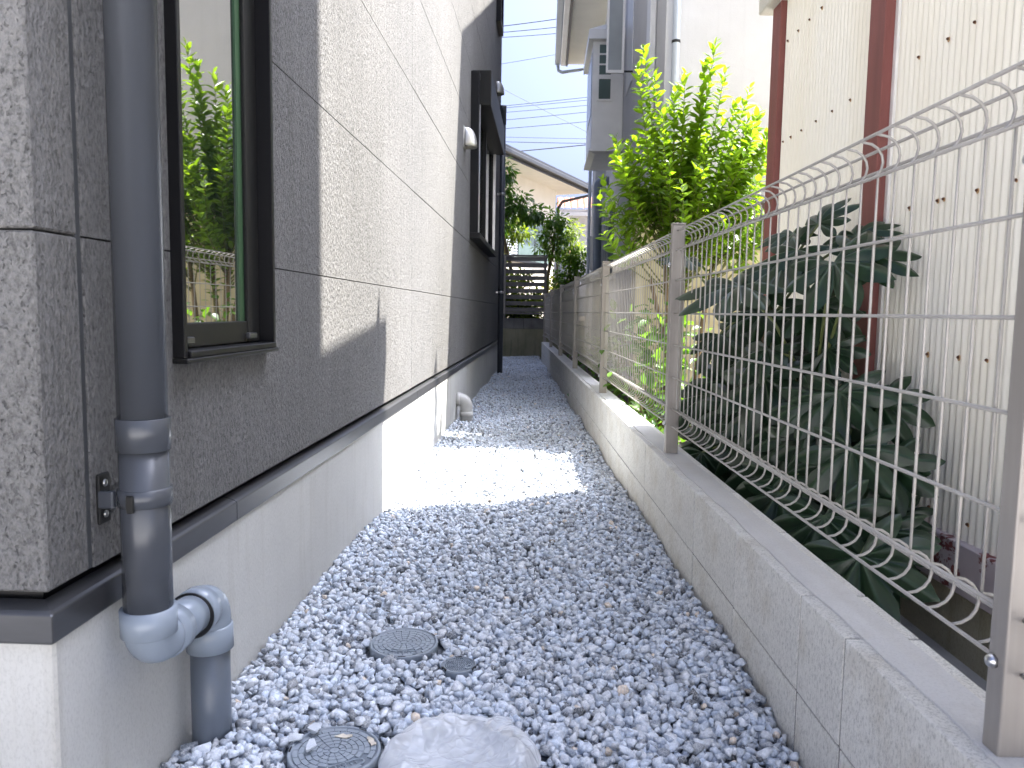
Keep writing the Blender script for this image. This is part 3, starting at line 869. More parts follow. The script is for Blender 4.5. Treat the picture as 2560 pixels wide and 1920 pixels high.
# ------------------------------------------------------------------ cream garden store behind the shrub
gs = thing('garden_store', (1.3, 6.2, 0), 'small cream clapboard store with dark brown roof edge behind the shrub', 'shed')
for k in range(17):
    z0 = 0.0 + k * 0.095
    MB().add([(0.735, 6.20 - 0.012, z0), (2.2, 6.20 - 0.012, z0), (2.2, 6.20, z0 + 0.095), (0.735, 6.20, z0 + 0.095), (0.735, 6.22, z0), (2.2, 6.22, z0), (2.2, 6.22, z0 + 0.095), (0.735, 6.22, z0 + 0.095)],
             [(0, 1, 2, 3), (0, 4, 5, 1), (3, 2, 6, 7), (0, 3, 7, 4), (1, 5, 6, 2)]).build('clapboard', M['clap'], gs)
MB().box(0.735, 2.2, 6.2205, 6.66, 0, 1.61).build('wall', M['clap'], gs)
for k in range(17):
    z0 = 0.0 + k * 0.095
    MB().add([(0.723, 6.20, z0), (0.723, 6.66, z0), (0.734, 6.66, z0 + 0.094), (0.734, 6.20, z0 + 0.094), (0.7345, 6.20, z0), (0.7345, 6.66, z0)],
             [(0, 3, 2, 1), (0, 1, 5, 4), (0, 4, 3), (1, 2, 5)]).build('clapboard', M['clap'], gs)
MB().box(0.715, 0.775, 6.170, 6.186, 0, 1.6).build('corner_trim', M['clap'], gs)
MB().box(0.67, 2.3, 6.10, 6.70, 1.622, 1.69).build('roof', M['brown_trim'], gs, 0.004)

# ------------------------------------------------------------------ pale house with bay window
X0, Y0 = 0.97, 6.75
ph = thing('pale_house', (3, 11, 0), 'pale stucco two-storey house with projecting bay window beyond the shrub', 'house')
def prism(poly, x0, x1, name, mat, parent):
    n = len(poly)
    vs_ = [(x0, p[0], p[1]) for p in poly] + [(x1, p[0], p[1]) for p in poly]
    MB().add(vs_, [tuple(reversed(range(n))), tuple(range(n, 2 * n))] + [(i, (i + 1) % n, n + (i + 1) % n, n + i) for i in range(n)]).build(name, mat, parent)
prism([(Y0, -0.2), (16.4, -0.2), (16.4, 6.0), (13.2, 6.5), (10.5, 7.08), (Y0, 5.34)], X0, 5.5, 'wall', M['stucco_white'], ph)
prism([(Y0 - 0.02, 5.36), (10.5, 7.09), (10.5, 7.20), (Y0 - 0.02, 5.47)], X0 - 0.05, 5.8, 'roof', M['gutter'], ph)
MB().box(0.80, X0 - 0.002, 13.2, 14.1, -0.1, 3.6).build('projecting_wall', M['stucco_white'], ph)
# eave over the far half
MB().box(0.25, 5.8, 11.2, 16.65, 6.0, 6.06).build('soffit', M['white_soffit'], ph)
MB().box(0.22, 0.33, 11.2, 16.66, 5.97, 6.13).build('fascia', M['white_alu'], ph, 0.01)
MB().box(0.10, 0.215, 11.2, 16.66, 5.985, 6.10).build('gutter', M['pale_pipe'], ph, 0.02, 2)
MB().box(0.331, 0.37, 11.2, 16.64, 5.955, 5.998).build('trim', M['gutter'], ph)
MB().tube([(0.16, 16.6, 6.0), (0.18, 16.6, 5.86), (0.26, 16.58, 5.82), (X0 - 0.04, 16.4, 5.86), (X0 - 0.04, 16.4, 5.5)], 0.035, 12).build('gutter_pipe', M['pale_pipe'], ph)
MB().box(0.12, 5.9, 10.51, 16.8, 7.09, 7.2).build('upper_roof', M['gutter'], ph)
# bay window
bay = MB().box(0.56, X0 - 0.002, 10.42, 11.75, 2.98, 4.36).build('bay_window', M['white_alu'], ph, 0.006)
MB().add([(0.50, 10.33, 4.36), (X0 - 0.002, 10.33, 4.36), (X0 - 0.002, 11.84, 4.36), (0.50, 11.84, 4.36), (0.50, 10.33, 4.48), (X0 - 0.002, 10.33, 4.48), (X0 - 0.002, 11.84, 4.48), (0.50, 11.84, 4.48), (X0 - 0.002, 10.6, 4.70), (X0 - 0.002, 11.6, 4.70)],
         [(0, 3, 2, 1), (0, 1, 5, 4), (3, 0, 4, 7), (2, 3, 7, 6), (4, 5, 8), (4, 8, 9, 7), (7, 9, 6)]).build('bay_roof', M['white_alu'], bay)
MB().add([(0.535, 10.39, 2.98), (X0 - 0.004, 10.39, 2.98), (X0 - 0.004, 11.78, 2.98), (0.535, 11.78, 2.98), (0.535, 10.39, 2.95), (X0 - 0.004, 10.39, 2.95), (X0 - 0.004, 11.78, 2.95), (0.535, 11.78, 2.95), (0.62, 10.48, 2.925), (X0 - 0.004, 10.48, 2.925), (X0 - 0.004, 11.66, 2.925), (0.62, 11.66, 2.925)],
         [(0, 1, 2, 3), (0, 4, 5, 1), (0, 3, 7, 4), (2, 6, 7, 3), (4, 8, 9, 5), (4, 7, 11, 8), (7, 6, 10, 11), (8, 11, 10, 9)]).build('bay_base', M['white_alu'], bay)
b = MB()
for (xa, xb, za, zb) in ((0.625, 0.645, 3.60, 4.33), (0.80, 0.82, 3.60, 4.33), (0.645, 0.80, 3.60, 3.62), (0.645, 0.80, 3.875, 3.93), (0.645, 0.80, 4.31, 4.33), (0.645, 0.80, 4.05, 4.07), (0.645, 0.80, 4.18, 4.20)):
    b.box(xa, xb, 10.40, 10.419, za, zb)
b.build('sash_frame', M['white_alu'], bay)
MB().box(0.646, 0.799, 10.408, 10.4195, 3.621, 4.309).build('pane', M['green_glass'], bay)
MB().box(0.552, 0.559, 10.55, 11.6, 3.45, 4.25).build('pane', M['frosted'], bay)
# opened casement sashes on the alley side
def sash(y, xa, xb, za, zb):
    b = MB()
    b.box(xa, xa + 0.025, y, y + 0.03, za, zb); b.box(xb - 0.03, xb, y, y + 0.03, za, zb)
    b.box(xa + 0.025, xb - 0.03, y, y + 0.03, za, za + 0.035); b.box(xa + 0.025, xb - 0.03, y, y + 0.03, zb - 0.03, zb)
    o = b.build('casement_sash', M['white_alu'], ph, 0.002)
    MB().box(xa + 0.025, xb - 0.03, y + 0.010, y + 0.018, za + 0.035, zb - 0.03).build('pane', M['frosted'], o)
    MB().box(xb - 0.001, X0 - 0.001, y + 0.005, y + 0.02, za + 0.01, za + 0.03).build('stay_arm', M['gutter'], o)
    return o
sash(9.3, 0.655, 0.865, 3.62, 5.0)
sash(7.30, 0.905, 0.955, 2.55, 4.2)
MB().box(X0 - 0.012, X0 - 0.001, 7.35, 8.0, 2.5, 4.25).build('window_frame', M['white_alu'], ph, 0.002)
MB().box(X0 - 0.012, X0 - 0.001, 9.34, 10.0, 3.55, 5.05).build('window_frame', M['white_alu'], ph, 0.002)
lw_ = MB().box(X0 - 0.035, X0 - 0.001, 10.75, 12.9, 1.3, 2.42).build('lower_window', M['white_alu'], ph, 0.004)
for (ya, yb) in ((10.85, 11.4), (11.48, 12.1), (12.2, 12.8)):
    MB().box(X0 - 0.042, X0 - 0.0352, ya, yb, 1.36, 2.36).build('pane', M['green_glass'], lw_)
MB().tube([(1.05, Y0 - 0.05, 5.2), (1.05, Y0 - 0.05, 0.0)], 0.032, 16).build('downpipe', M['pale_pipe'], ph)
for zz in (3.08, 2.0):
    MB().lathe([(0.031, 0), (0.036, 0.001), (0.036, 0.022), (0.031, 0.023)], (1.05, Y0 - 0.05, zz), 16).build('pipe_clamp', M['gutter'], ph)
MB().tube([(0.82, 12.45, 0.0), (0.80, 12.45, 2.82)] + [(0.80 + 0.09 - 0.09 * math.cos(t), 12.45, 2.82 + 0.09 * math.sin(t)) for t in np.linspace(0.2, math.pi / 2, 7)] + [(X0, 12.45, 2.91)], 0.066, 18).build('duct_pipe', M['duct'], ph)
MB().box(0.80, X0, 12.40, 12.50, 2.35, 2.38).build('duct_bracket', M['steel'], ph)
MB().tube([(0.70, 13.0, -0.1), (0.70, 13.0, 3.5)], 0.028, 12).build('thin_pipe', M['pale_pipe'], ph)
MB().box(0.71, 0.80, 13.05, 13.14, 1.55, 2.1).build('meter_box', M['white_alu'], ph, 0.006)

# ------------------------------------------------------------------ end of the alley: old retaining wall and slat fence
ew = thing('retaining_wall', (-0.4, 14.5, 0), 'old mossy concrete wall with dark block course closing the gravel path', 'wall')
MB().box(-3.2, 1.0, 14.40, 14.60, -0.3, 0.50).build('concrete_base', M['old_concrete'], ew, 0.006)
bx = [-3.2, -2.8, -2.4, -2.0, -1.6, -1.2, -0.80, -0.40, 0.0, 0.40]
for i in range(len(bx) - 1):
    MB().box(bx[i] + 0.003, bx[i + 1] - 0.003, 14.42, 14.54, 0.503, 0.70).build('block', M['old_block'], ew, 0.004)
sf = thing('slat_fence', (-0.4, 14.5, 0.7), 'grey brown horizontal slat screen standing on the old retaining wall', 'fence')
for k in range(9):
    zt = 1.842 - k * 0.118
    h = 0.078
    MB().box(-1.9, 0.02, 14.40, 14.418, zt - h, zt).build('slat', M['slat'], sf, 0.002)
MB().box(-1.9, 0.03, 14.385, 14.43, 1.846, 1.876).build('top_rail', M['slat'], sf, 0.003)
MB().box(-1.9, 0.02, 14.40, 14.418, 0.775, 0.812).build('slat', M['slat'], sf, 0.002)
for xx in (-1.75, -0.775, -0.015):
    MB().box(xx - 0.024, xx + 0.024, 14.34, 14.384, 0.70 if xx > -0.1 else 0.78, 1.845).build('post', M['post'] if xx < -0.1 else M['slat'], sf, 0.003)
MB().box(-0.80, -0.75, 14.419, 14.46, 0.66, 1.845).build('post', M['slat'], sf, 0.003)

# ------------------------------------------------------------------ house beyond: eave, gutter, window
fh = thing('cream_house', (-1, 18, 0.6), 'cream house with broad white eave and dark gutter beyond the slat screen', 'house')
d = Vector((0.378, 0.926, 0)).normalized()
nrm = Vector((d.y, -d.x, 0))
E1 = Vector((1.16, 21.05, 0))                     # far end of the eave edge
def hf(a, b, z):                                  # a = outwards from the eave edge, b = back along it towards us
    p = E1 + nrm * a - d * b
    return (p.x, p.y, z)
HE = 4.02
MB(hf).box(-4.5, -0.72, 0.72, 9.0, 0.5, HE).build('wall', M['stucco_cream'], fh)
MB(hf).box(-4.6, -0.005, 0.0, 9.0, HE, HE + 0.03).build('soffit', M['white_soffit'], fh)
MB(hf).box(-0.03, 0.0, -0.02, 9.0, HE - 0.02, HE + 0.16).build('fascia', M['gutter'], fh)
MB(hf).box(0.002, 0.11, 0.0, 9.0, HE + 0.03, HE + 0.13).build('gutter', M['gutter'], fh, 0.02, 2)
MB(hf).add([(0.06, -0.05, HE + 0.15), (0.06, 9, HE + 0.15), (-2.6, 9, HE + 0.95), (-2.6, -0.05, HE + 0.95), (0.06, -0.05, HE + 0.20), (0.06, 9, HE + 0.20), (-2.6, 9, HE + 1.0), (-2.6, -0.05, HE + 1.0)],
           [(0, 1, 2, 3), (7, 6, 5, 4), (0, 4, 5, 1), (0, 3, 7, 4)]).build('roof', M['gutter'], fh)
MB().tube([hf(0.05, 0.15, HE + 0.03), hf(0.05, 0.18, HE - 0.08), hf(-0.55, 0.66, HE - 0.28), hf(-0.66, 0.68, HE - 0.45), hf(-0.66, 0.68, 0.6)], 0.04, 10).build('downpipe', M['gutter'], fh)
hwn = MB(hf).box(-0.72, -0.66, 1.25, 3.3, 2.0, 3.06).build('window', M['black_frame'], fh, 0.004)
MB(hf).box(-0.66, -0.655, 1.32, 2.2, 2.06, 3.0).build('pane', M['green_glass'], hwn)
MB(hf).box(-0.66, -0.652, 2.28, 3.22, 2.06, 3.0).build('pane', M['green_glass'], hwn)
shb = MB(hf).box(-0.72, -0.66, 3.31, 6.2, 2.0, 3.06).build('shutter_case', M['gutter'], fh)
for k in range(15):
    MB(hf).box(-0.659, -0.63, 3.34, 6.2, 2.03 + k * 0.068, 2.03 + k * 0.068 + 0.042).build('louvre', M['pale_pipe'], shb)
rh = thing('red_roof_house', (3, 33, 0), 'distant white house with red tiled roof past the cream house', 'house')
MB().box(0.95, 6.5, 32.2, 38, 0.3, 4.9).build('wall', M['stucco_white'], rh)
MB().box(0.55, 7, 31.7, 31.9, 4.72, 4.92).build('gutter', M['white_alu'], rh, 0.03, 2)
MB().box(0.5, 7, 31.75, 38, 4.93, 5.0).build('soffit', M['white_alu'], rh)
MB().tube([(0.98, 32.1, 4.8), (0.98, 32.1, 0.3)], 0.05, 10).build('downpipe', M['white_alu'], rh)
for r_ in range(4):
    for c_ in range(24):
        xa = 0.4 + c_ * 0.27
        b = MB()
        vs_ = []
        m_ = 6
        for e in range(2):
            for k in range(m_ + 1):
                g = math.pi * k / m_
                vs_.append((xa + 0.135 - 0.135 * math.cos(g), 31.6 + r_ * 0.34 + e * 0.36, 5.02 + (r_ + e) * 0.15 + 0.05 * math.sin(g)))
        b.add(vs_, [(k, k + 1, m_ + 2 + k, m_ + 1 + k) for k in range(m_)], True).build('roof_tile', M['tile'], rh)

ah = thing('unseen_white_house', (0, -12, 0), 'unseen white rendered house added across the street to bounce light', 'house')
MB().box(-14, 13, -16, -11, -0.1, 5.6).build('wall', M['stucco_white'], ah)  # house out of view, added to bounce light into the alley
MB().box(-14.3, 13.3, -16.3, -10.8, 5.6, 5.75).build('roof', M['gutter'], ah)
for xx in (-10, -6, -2, 3, 7):
    for zz in (0.9, 3.3):
        wf = MB().box(xx, xx + 1.7, -11.0, -10.95, zz, zz + 1.2).build('window', M['white_alu'], ah)
        MB().box(xx + 0.08, xx + 1.62, -10.949, -10.94, zz + 0.08, zz + 1.12).build('pane', M['green_glass'], wf)
# ------------------------------------------------------------------ overhead cables
def pxray(px, py):
    return fwd + r2 * ((px - 1280) / 1913) + u2 * ((960 - py) / 1913)
def at(px, py, Y):
    dd = pxray(px, py)
    t = Y / dd.y
    return Vector((0, 0, CAM_H)) + dd * t
cab = [((1257, 65.5), (1402, 46.5), 26, 0.013, 'topmost of the upper three sky cables'), ((1257, 81), (1400, 67.5), 26, 0.011, 'middle one of the upper three sky cables'),
       ((1257, 93.6), (1398, 83.5), 26, 0.010, 'lowest of the upper three sky cables'), ((1257, 159.5), (1392, 136), 24, 0.006, 'single thin sky cable halfway down beside the far eave'),
       ((1259, 265), (1466, 243.5), 30, 0.010, 'first and highest of the five close sky cables'), ((1259, 270), (1466, 250.6), 30, 0.009, 'second of the five close sky cables, just under the highest'),
       ((1259, 281.4), (1466, 263.7), 30, 0.009, 'third and middle one of the five close sky cables'), ((1259, 300.4), (1465, 280.6), 30, 0.010, 'fourth of the five close sky cables from the top'),
       ((1259, 322), (1464, 304.6), 30, 0.010, 'fifth and lowest of the five close sky cables'), ((1263, 225.7), (1457, 325), 22, 0.005, 'fine sky cable slanting down to the right across the others'),
       ((1257, 342.6), (1462, 347), 32, 0.008, 'level thin sky cable between the five and the thick one'), ((1257, 354.4), (1462, 358.6), 32, 0.012, 'level cable just above the thick bundled sky cable'),
       ((1257, 381.8), (1462, 362.8), 32, 0.019, 'thick bundled sky cable, lowest above the cream roof'), ((1407, 455.7), (1474, 457), 40, 0.014, 'short low cable seen over the right end of the gutter')]
for (p, q, Y, r_, lab) in cab:
    A_, B_ = at(*p, Y), at(*q, Y)
    dv = (B_ - A_)
    A2, B2 = A_ - dv * 1.2, B_ + dv * 1.6
    pts = []
    for k in range(13):
        t = k / 12
        pts.append(A2.lerp(B2, t) + Vector((0, 0, 0.35 * ((t - 0.44) ** 2) - 0.003)))
    tag(MB().tube(pts, r_, 6).build('overhead_cable', M['wire']), lab, 'cable', 'cables across the sky')

# ================================================================== PLANTS
def leaf_base(nseg=5, w=0.25, fold=0.16, droop=0.18):
    ts = np.linspace(0, 1, nseg + 1)
    vs_, fs_ = [], []
    for t in ts:
        hwid = w * (math.sin(math.pi * min(1, t ** 0.85)) ** 0.8) if 0 < t < 1 else 0.004
        z = -droop * t * t
        vs_ += [(-hwid, t, z + fold * hwid * 2), (0, t, z), (hwid, t, z + fold * hwid * 2)]
    for i in range(nseg):
        a = i * 3
        fs_ += [(a, a + 1, a + 4, a + 3), (a + 1, a + 2, a + 5, a + 4)]
    return np.array(vs_), np.array(fs_)
def frame_dir(dirs, ups):
    y = dirs / np.linalg.norm(dirs, axis=1)[:, None]
    x = np.cross(y, ups)
    x /= np.linalg.norm(x, axis=1)[:, None] + 1e-9
    z = np.cross(x, y)
    return np.stack([x, y, z], -1)
LB = [leaf_base(5, 0.24, 0.2, 0.22), leaf_base(5, 0.27, 0.1, 0.08), leaf_base(5, 0.22, 0.3, -0.05)]
def foliage(name, pos, dirs, ups, size, tint, mat, parent, bases=LB):
    n = len(pos)
    R = frame_dir(dirs, ups) * size[:, None, None]
    T = np.concatenate([R, pos[:, :, None]], 2)
    k = RNG.integers(0, len(bases), n)
    return merged(name, bases, [T[k == i] for i in range(len(bases))], [tint[k == i] for i in range(len(bases))], mat, parent)

# big bright shrub
shrub = thing('leafy_shrub', (0.95, 5.3, 0.02), 'tall bright green leafy shrub with upright shoots behind the fence', 'shrub')
SB = Vector((0.93, 5.35, 0.03))
tips = [(0.62, 5.3, 2.58), (0.58, 5.25, 2.44), (0.70, 5.3, 2.42), (1.09, 5.3, 2.62), (1.04, 5.35, 2.5), (1.15, 5.25, 2.42), (0.90, 5.3, 2.42), (0.85, 5.4, 2.36), (1.33, 5.3, 2.33), (1.27, 5.4, 2.27), (1.42, 5.35, 2.2),
        (0.43, 5.2, 1.98), (0.36, 5.15, 1.70), (0.47, 5.1, 1.82), (0.33, 5.0, 1.56), (0.36, 4.9, 1.32)]
for k in range(100):
    a = random.uniform(0, 2 * math.pi)
    rr = math.sqrt(random.random())
    x = 0.98 + rr * 0.60 * math.cos(a)
    y = 5.32 + rr * 0.42 * math.sin(a)
    tips.append((x, y, random.uniform(1.3, 2.36 - 0.25 * rr)))
lp, ld, lu, lsz, lt = [], [], [], [], []
stems = MB()
trunk = MB()
forks = []
for (x, y, z) in [(0.80, 5.28, 1.2), (0.98, 5.36, 1.3), (1.15, 5.40, 1.2), (0.90, 5.45, 1.35), (0.70, 5.22, 1.05)]:
    mid = SB.lerp(Vector((x, y, z)), 0.5) + Vector((random.uniform(-.06, .06), random.uniform(-.06, .06), 0))
    base = SB + Vector(((x - 0.93) * 0.55, (y - 5.35) * 0.5, 0))
    trunk.tube([base, mid, Vector((x, y, z))], [0.028, 0.020, 0.012], 8)
    forks.append((mid, Vector((x, y, z))))
trunk.build('trunk', M['bark'], shrub)
for ti, tp in enumerate(tips):
    tp = Vector(tp)
    f = min(forks, key=lambda q: (q[1] - tp).length)
    st = f[0].lerp(f[1], random.uniform(0.5, 1.0))
    if tp.z < st.z + 0.1:
        st = f[0]
    c1 = st.lerp(tp, 0.5) + Vector(((tp.x - st.x) * 0.18, (tp.y - st.y) * 0.18, -0.04))
    n = 14
    path = [(st * (1 - t) ** 2 + c1 * 2 * t * (1 - t) + tp * t * t) for t in [i / n for i in range(n + 1)]]
    stems.tube(path, [0.006 - 0.0045 * i / n for i in range(n + 1)], 5)
    Ltot = sum((path[i + 1] - path[i]).length for i in range(n))
    nl = max(12, int(Ltot / 0.023))
    for k in range(nl):
        t = 0.36 + 0.64 * (k + random.random() * 0.5) / nl
        t = min(t, 1.0)
        i = min(int(t * n), n - 1)
        p = path[i].lerp(path[i + 1], t * n - i)
        ax = (path[i + 1] - path[i]).normalized()
        ang = k * 2.4 + random.uniform(-0.4, 0.4)
        o1 = ax.orthogonal().normalized()
        o2 = ax.cross(o1)
        out = o1 * math.cos(ang) + o2 * math.sin(ang)
        lift = random.uniform(0.25, 0.75) if t < 0.93 else random.uniform(0.8, 1.6)
        dr = (out + ax * lift).normalized()
        lp.append(p); ld.append(dr); lu.append(ax + Vector((random.uniform(-.4, .4), random.uniform(-.4, .4), random.uniform(0, .4))))
        lsz.append(random.uniform(0.062, 0.098) * (0.75 if t > 0.95 else 1))
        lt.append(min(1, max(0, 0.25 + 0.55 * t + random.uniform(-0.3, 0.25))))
stems.build('branches', M['twig'], shrub)
lp = np.array([tuple(q) for q in lp]); ld = np.array([tuple(q) for q in ld]); lu = np.array([tuple(q) for q in lu])
lsz = np.array(lsz); lt = np.array(lt)
# the leaves that show largest stand alone, the others are one mass
score = lsz / np.maximum(lp[:, 1], 1) * (1 + 0.5 * (lp[:, 2] > 1.25)) * (1 + 0.6 * (lp[:, 1] < 5.25)) * (1 + 0.4 * ((lp[:, 2] > 2.15)))
order = np.argsort(-score)
solo, rest = order[:280], order[280:]
t3 = np.stack([lt, lt * 0, lt * 0], 1)
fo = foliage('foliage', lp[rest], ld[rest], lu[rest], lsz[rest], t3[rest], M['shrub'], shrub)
fo['kind'] = 'stuff'
solo_me = []
for bi in range(3):
    for tv in (0.35, 0.6, 0.9):
        me = bpy.data.meshes.new('leaf')
        me.from_pydata([tuple(q) for q in LB[bi][0]], [], [tuple(int(j) for j in q) for q in LB[bi][1]])
        at_ = me.attributes.new('tint', 'FLOAT_COLOR', 'POINT')
        at_.data.foreach_set('color', np.tile([tv, 0, 0, 1], len(LB[bi][0])).astype(np.float32))
        me.materials.append(M['shrub'])
        solo_me.append(me)
Rm = frame_dir(ld[solo], lu[solo])
for q, i in enumerate(solo):
    mt = Matrix([list(Rm[q][r_]) for r_ in range(3)])
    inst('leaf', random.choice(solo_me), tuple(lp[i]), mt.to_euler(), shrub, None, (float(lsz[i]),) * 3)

# fatsia ---------------------------------------------------------------
def fatsia_mesh(nl=8, seed=0, sinus=0.42, droop=0.35):
    rg = random.Random(seed)
    span = math.radians(285)
    A, Rr = 12, 6
    vs_, fs_, tn = [(0, 0, 0)], [], [(0.5, 0.9)]
    cols = nl * A + 1
    lens = [rg.uniform(0.86, 1.0) * (1 - 0.34 * abs((i + 0.5) / nl * 2 - 1) ** 2.2) for i in range(nl)]
    for c in range(cols):
        th = -span / 2 + span * c / (cols - 1)
        li = min(nl - 1, c // A)
        ph_ = (c - li * A) / A * 2 - 1 if c < cols - 1 else 1.0
        wob = rg.uniform(-0.02, 0.02)
        rmax = lens[li] * (sinus + (1 - sinus) * (1 - abs(ph_)) ** 0.62 + wob * (1 - abs(ph_)))
        for k in range(1, Rr + 1):
            t = k / Rr
            r_ = rmax * t
            fold = 0.09 * (1 - abs(ph_)) * math.sin(math.pi * min(1, t * 0.9)) - 0.035 * t
            z = fold - droop * r_ * r_ * (0.7 + 0.3 * math.cos(th))
            vs_.append((r_ * math.sin(th), r_ * math.cos(th), z))
            v = max(0, 1 - abs(ph_) * 7) * (1 - 0.5 * t)
            tn.append((rg.uniform(0.2, 0.8), v))
    for c in range(cols - 1):
        b0, b1 = 1 + c * Rr, 1 + (c + 1) * Rr
        fs_.append((0, b1, b0))
        for k in range(Rr - 1):
            fs_.append((b0 + k, b1 + k, b1 + k + 1, b0 + k + 1))
    me = bpy.data.meshes.new('leaf')
    me.from_pydata(vs_, [], fs_)
    me.polygons.foreach_set('use_smooth', [True] * len(fs_))
    at_ = me.attributes.new('tint', 'FLOAT_COLOR', 'POINT')
    at_.data.foreach_set('color', np.array([(a, v, 0, 1) for a, v in tn], dtype=np.float32).ravel())
    me.materials.append(M['fatsia'])
    return me
fm = [fatsia_mesh(8, 1, 0.52, 0.2), fatsia_mesh(9, 2, 0.55, 0.32), fatsia_mesh(7, 3, 0.50, 0.15), fatsia_mesh(8, 5, 0.54, 0.4)]
fat = thing('fatsia_plant', fr(0.36, 2.6, 0.04), 'dark glossy plant with large hand-shaped leaves between fence and corrugated wall', 'plant')
stem = MB()
crowns = []
for (a_, b_, z_) in [(0.36, 2.95, 0.78), (0.40, 2.55, 0.55), (0.34, 2.25, 0.35), (0.38, 3.25, 0.62), (0.30, 2.75, 0.30), (0.42, 2.05, 0.20)]:
    p0 = Vector(fr(0.40 + random.uniform(-0.05, 0.05), b_ + random.uniform(-0.1, 0.1), -0.2))
    p1 = Vector(fr(a_, b_, z_))
    stem.tube([p0, p0.lerp(p1, 0.5) + Vector((0.02, 0.02, 0)), p1], [0.016, 0.014, 0.012], 8)
    crowns.append(p1)
stem.build('stem', M['bark'], fat)
pet = MB()
def fleaf(p, face, tipdir, size, me=None):
    """p: leaf centre; face: leaf normal; tipdir: direction of the middle lobe"""
    p = Vector(p); nz = Vector(face).normalized()
    y = Vector(tipdir); y = (y - nz * y.dot(nz)).normalized()
    x = y.cross(nz)
    R = Matrix((x, y, nz)).transposed()
    inst('leaf', me or random.choice(fm), p, R.to_euler(), fat, None, (size, size, size))
    c = min(crowns, key=lambda q: (q - p).length)
    mid = c.lerp(p, 0.55) + Vector((0, 0, 0.05))
    pet.tube([c, mid, p - nz * 0.003], [0.006, 0.005, 0.004], 6)
def atf(px, py, a_):
    dd = pxray(px, py)
    nn = Vector((CT, ST, 0))
    t = (Vector(fr(a_, 0, 0)) - Vector((0, 0, CAM_H))).dot(nn) / dd.dot(nn)
    return Vector((0, 0, CAM_H)) + dd * t
for (px, py, a_, face, tip, s) in [
        (2045, 560, 0.42, (-0.75, -0.35, 0.5), (0.1, 0.2, 1), 0.15), (1985, 585, 0.40, (-0.3, -0.3, 1), (-1, -0.1, 0), 0.15), (1995, 625, 0.34, (-0.5, -0.5, 0.8), (-0.8, -0.3, -0.3), 0.16),
        (2085, 655, 0.36, (-0.5, -0.6, 0.7), (0.1, -0.6, -0.6), 0.21), (1960, 668, 0.30, (-0.2, -0.35, 1), (-0.5, -1, 0), 0.21), (1850, 715, 0.14, (-0.25, -0.35, 1), (-1, -0.3, -0.1), 0.24),
        (2160, 640, 0.45, (-0.2, -0.6, 0.7), (1, 0.2, 0.2), 0.18), (2140, 590, 0.5, (-0.5, -0.4, 0.8), (0.4, 0.2, 0.8), 0.15), (1720, 650, 0.16, (0.1, -0.3, 1), (-1, 0, -0.1), 0.15),
        (1910, 780, 0.30, (-0.2, -0.6, 0.8), (-0.6, -0.5, -0.3), 0.18), (2040, 760, 0.40, (-0.1, -0.6, 0.8), (0.2, -1, -0.2), 0.2)]:
    fleaf(atf(px, py, a_), face, tip, s)
for k in range(100):
    b_ = random.uniform(2.22, 3.45)
    hz = 0.84 if b_ > 2.5 else 0.84 - (2.5 - b_) * 1.1
    z_ = random.uniform(-0.05, max(0.2, hz))
    a_ = random.uniform(0.20, 0.52)
    p = fr(a_, b_, z_)
    face = (-0.75 + random.uniform(-.35, .35), -0.75 + random.uniform(-.35, .35), 0.55 + random.uniform(-.2, .4))
    tip = (random.uniform(-0.5, 0.5), random.uniform(-0.6, 0.3), -1)
    fleaf(p, face, tip, random.uniform(0.15, 0.235))
for (px, py, a_, s) in ((1755, 1130, 0.13, 0.15), (2150, 1390, 0.20, 0.2), (2060, 1290, 0.2, 0.2), (1950, 1230, 0.2, 0.19), (2200, 1330, 0.35, 0.16), (2215, 1160, 0.42, 0.17), (2235, 1290, 0.5, 0.13), (2130, 1120, 0.32, 0.2), (2195, 1000, 0.46, 0.17), (2100, 980, 0.36, 0.2)):
    fleaf(atf(px, py, a_), (-0.55, -0.65, 0.6), (random.uniform(-.4, .6), -0.5, -1), s)
pet.build('petioles', M['petiole'], fat)

# strap-leaved plants beside the wall
def strap(label, clumps, seed):
    rg = random.Random(seed)
    c0 = fr(*clumps[0][:2], 0.04)
    t = thing('strap_leaf_plant', c0, label, 'plant', 'plants along the soil strip')
    for (a_, b_, n, h) in clumps:
        for k in range(n):
            an = rg.uniform(0, 2 * math.pi)
            L_ = h * rg.uniform(0.7, 1.1)
            base = Vector(fr(a_ + rg.uniform(-.04, .04), b_ + rg.uniform(-.1, .1), 0.04))
            out = Vector((math.cos(an) * 0.5, math.sin(an), 0))
            wdt = rg.uniform(0.014, 0.024)
            side = Vector((-out.y, out.x, 0)).normalized()
            vs_, fs_ = [], []
            m_ = 7
            for i in range(m_ + 1):
                q = i / m_
                p = base + Vector((0, 0, L_ * (q - 0.35 * q * q))) + out * (L_ * 0.45 * q * q)
                ww = wdt * (1 - q ** 3) + 0.001
                vs_ += [tuple(p - side * ww), tuple(p + Vector((0, 0, -0.006))), tuple(p + side * ww)]
            for i in range(m_):
                z = i * 3
                fs_ += [(z, z + 1, z + 4, z + 3), (z + 1, z + 2, z + 5, z + 4)]
            o = MB().add(vs_, fs_, True).build('leaf', M['strap'], t)
            at_ = o.data.attributes.new('tint', 'FLOAT_COLOR', 'POINT')
            at_.data.foreach_set('color', np.tile([rg.random(), 0, 0, 1], len(vs_)).astype(np.float32))
    return t
strap('arching strap-leaved plant with broad green blades behind the third fence post', [(0.15, 4.1, 14, 0.34), (0.16, 4.45, 14, 0.36), (0.18, 3.8, 8, 0.28)], 3)
strap('low strap-leaved plant farther along the soil strip near the pale house', [(0.16, 6.0, 12, 0.3), (0.18, 6.9, 12, 0.28)], 4)

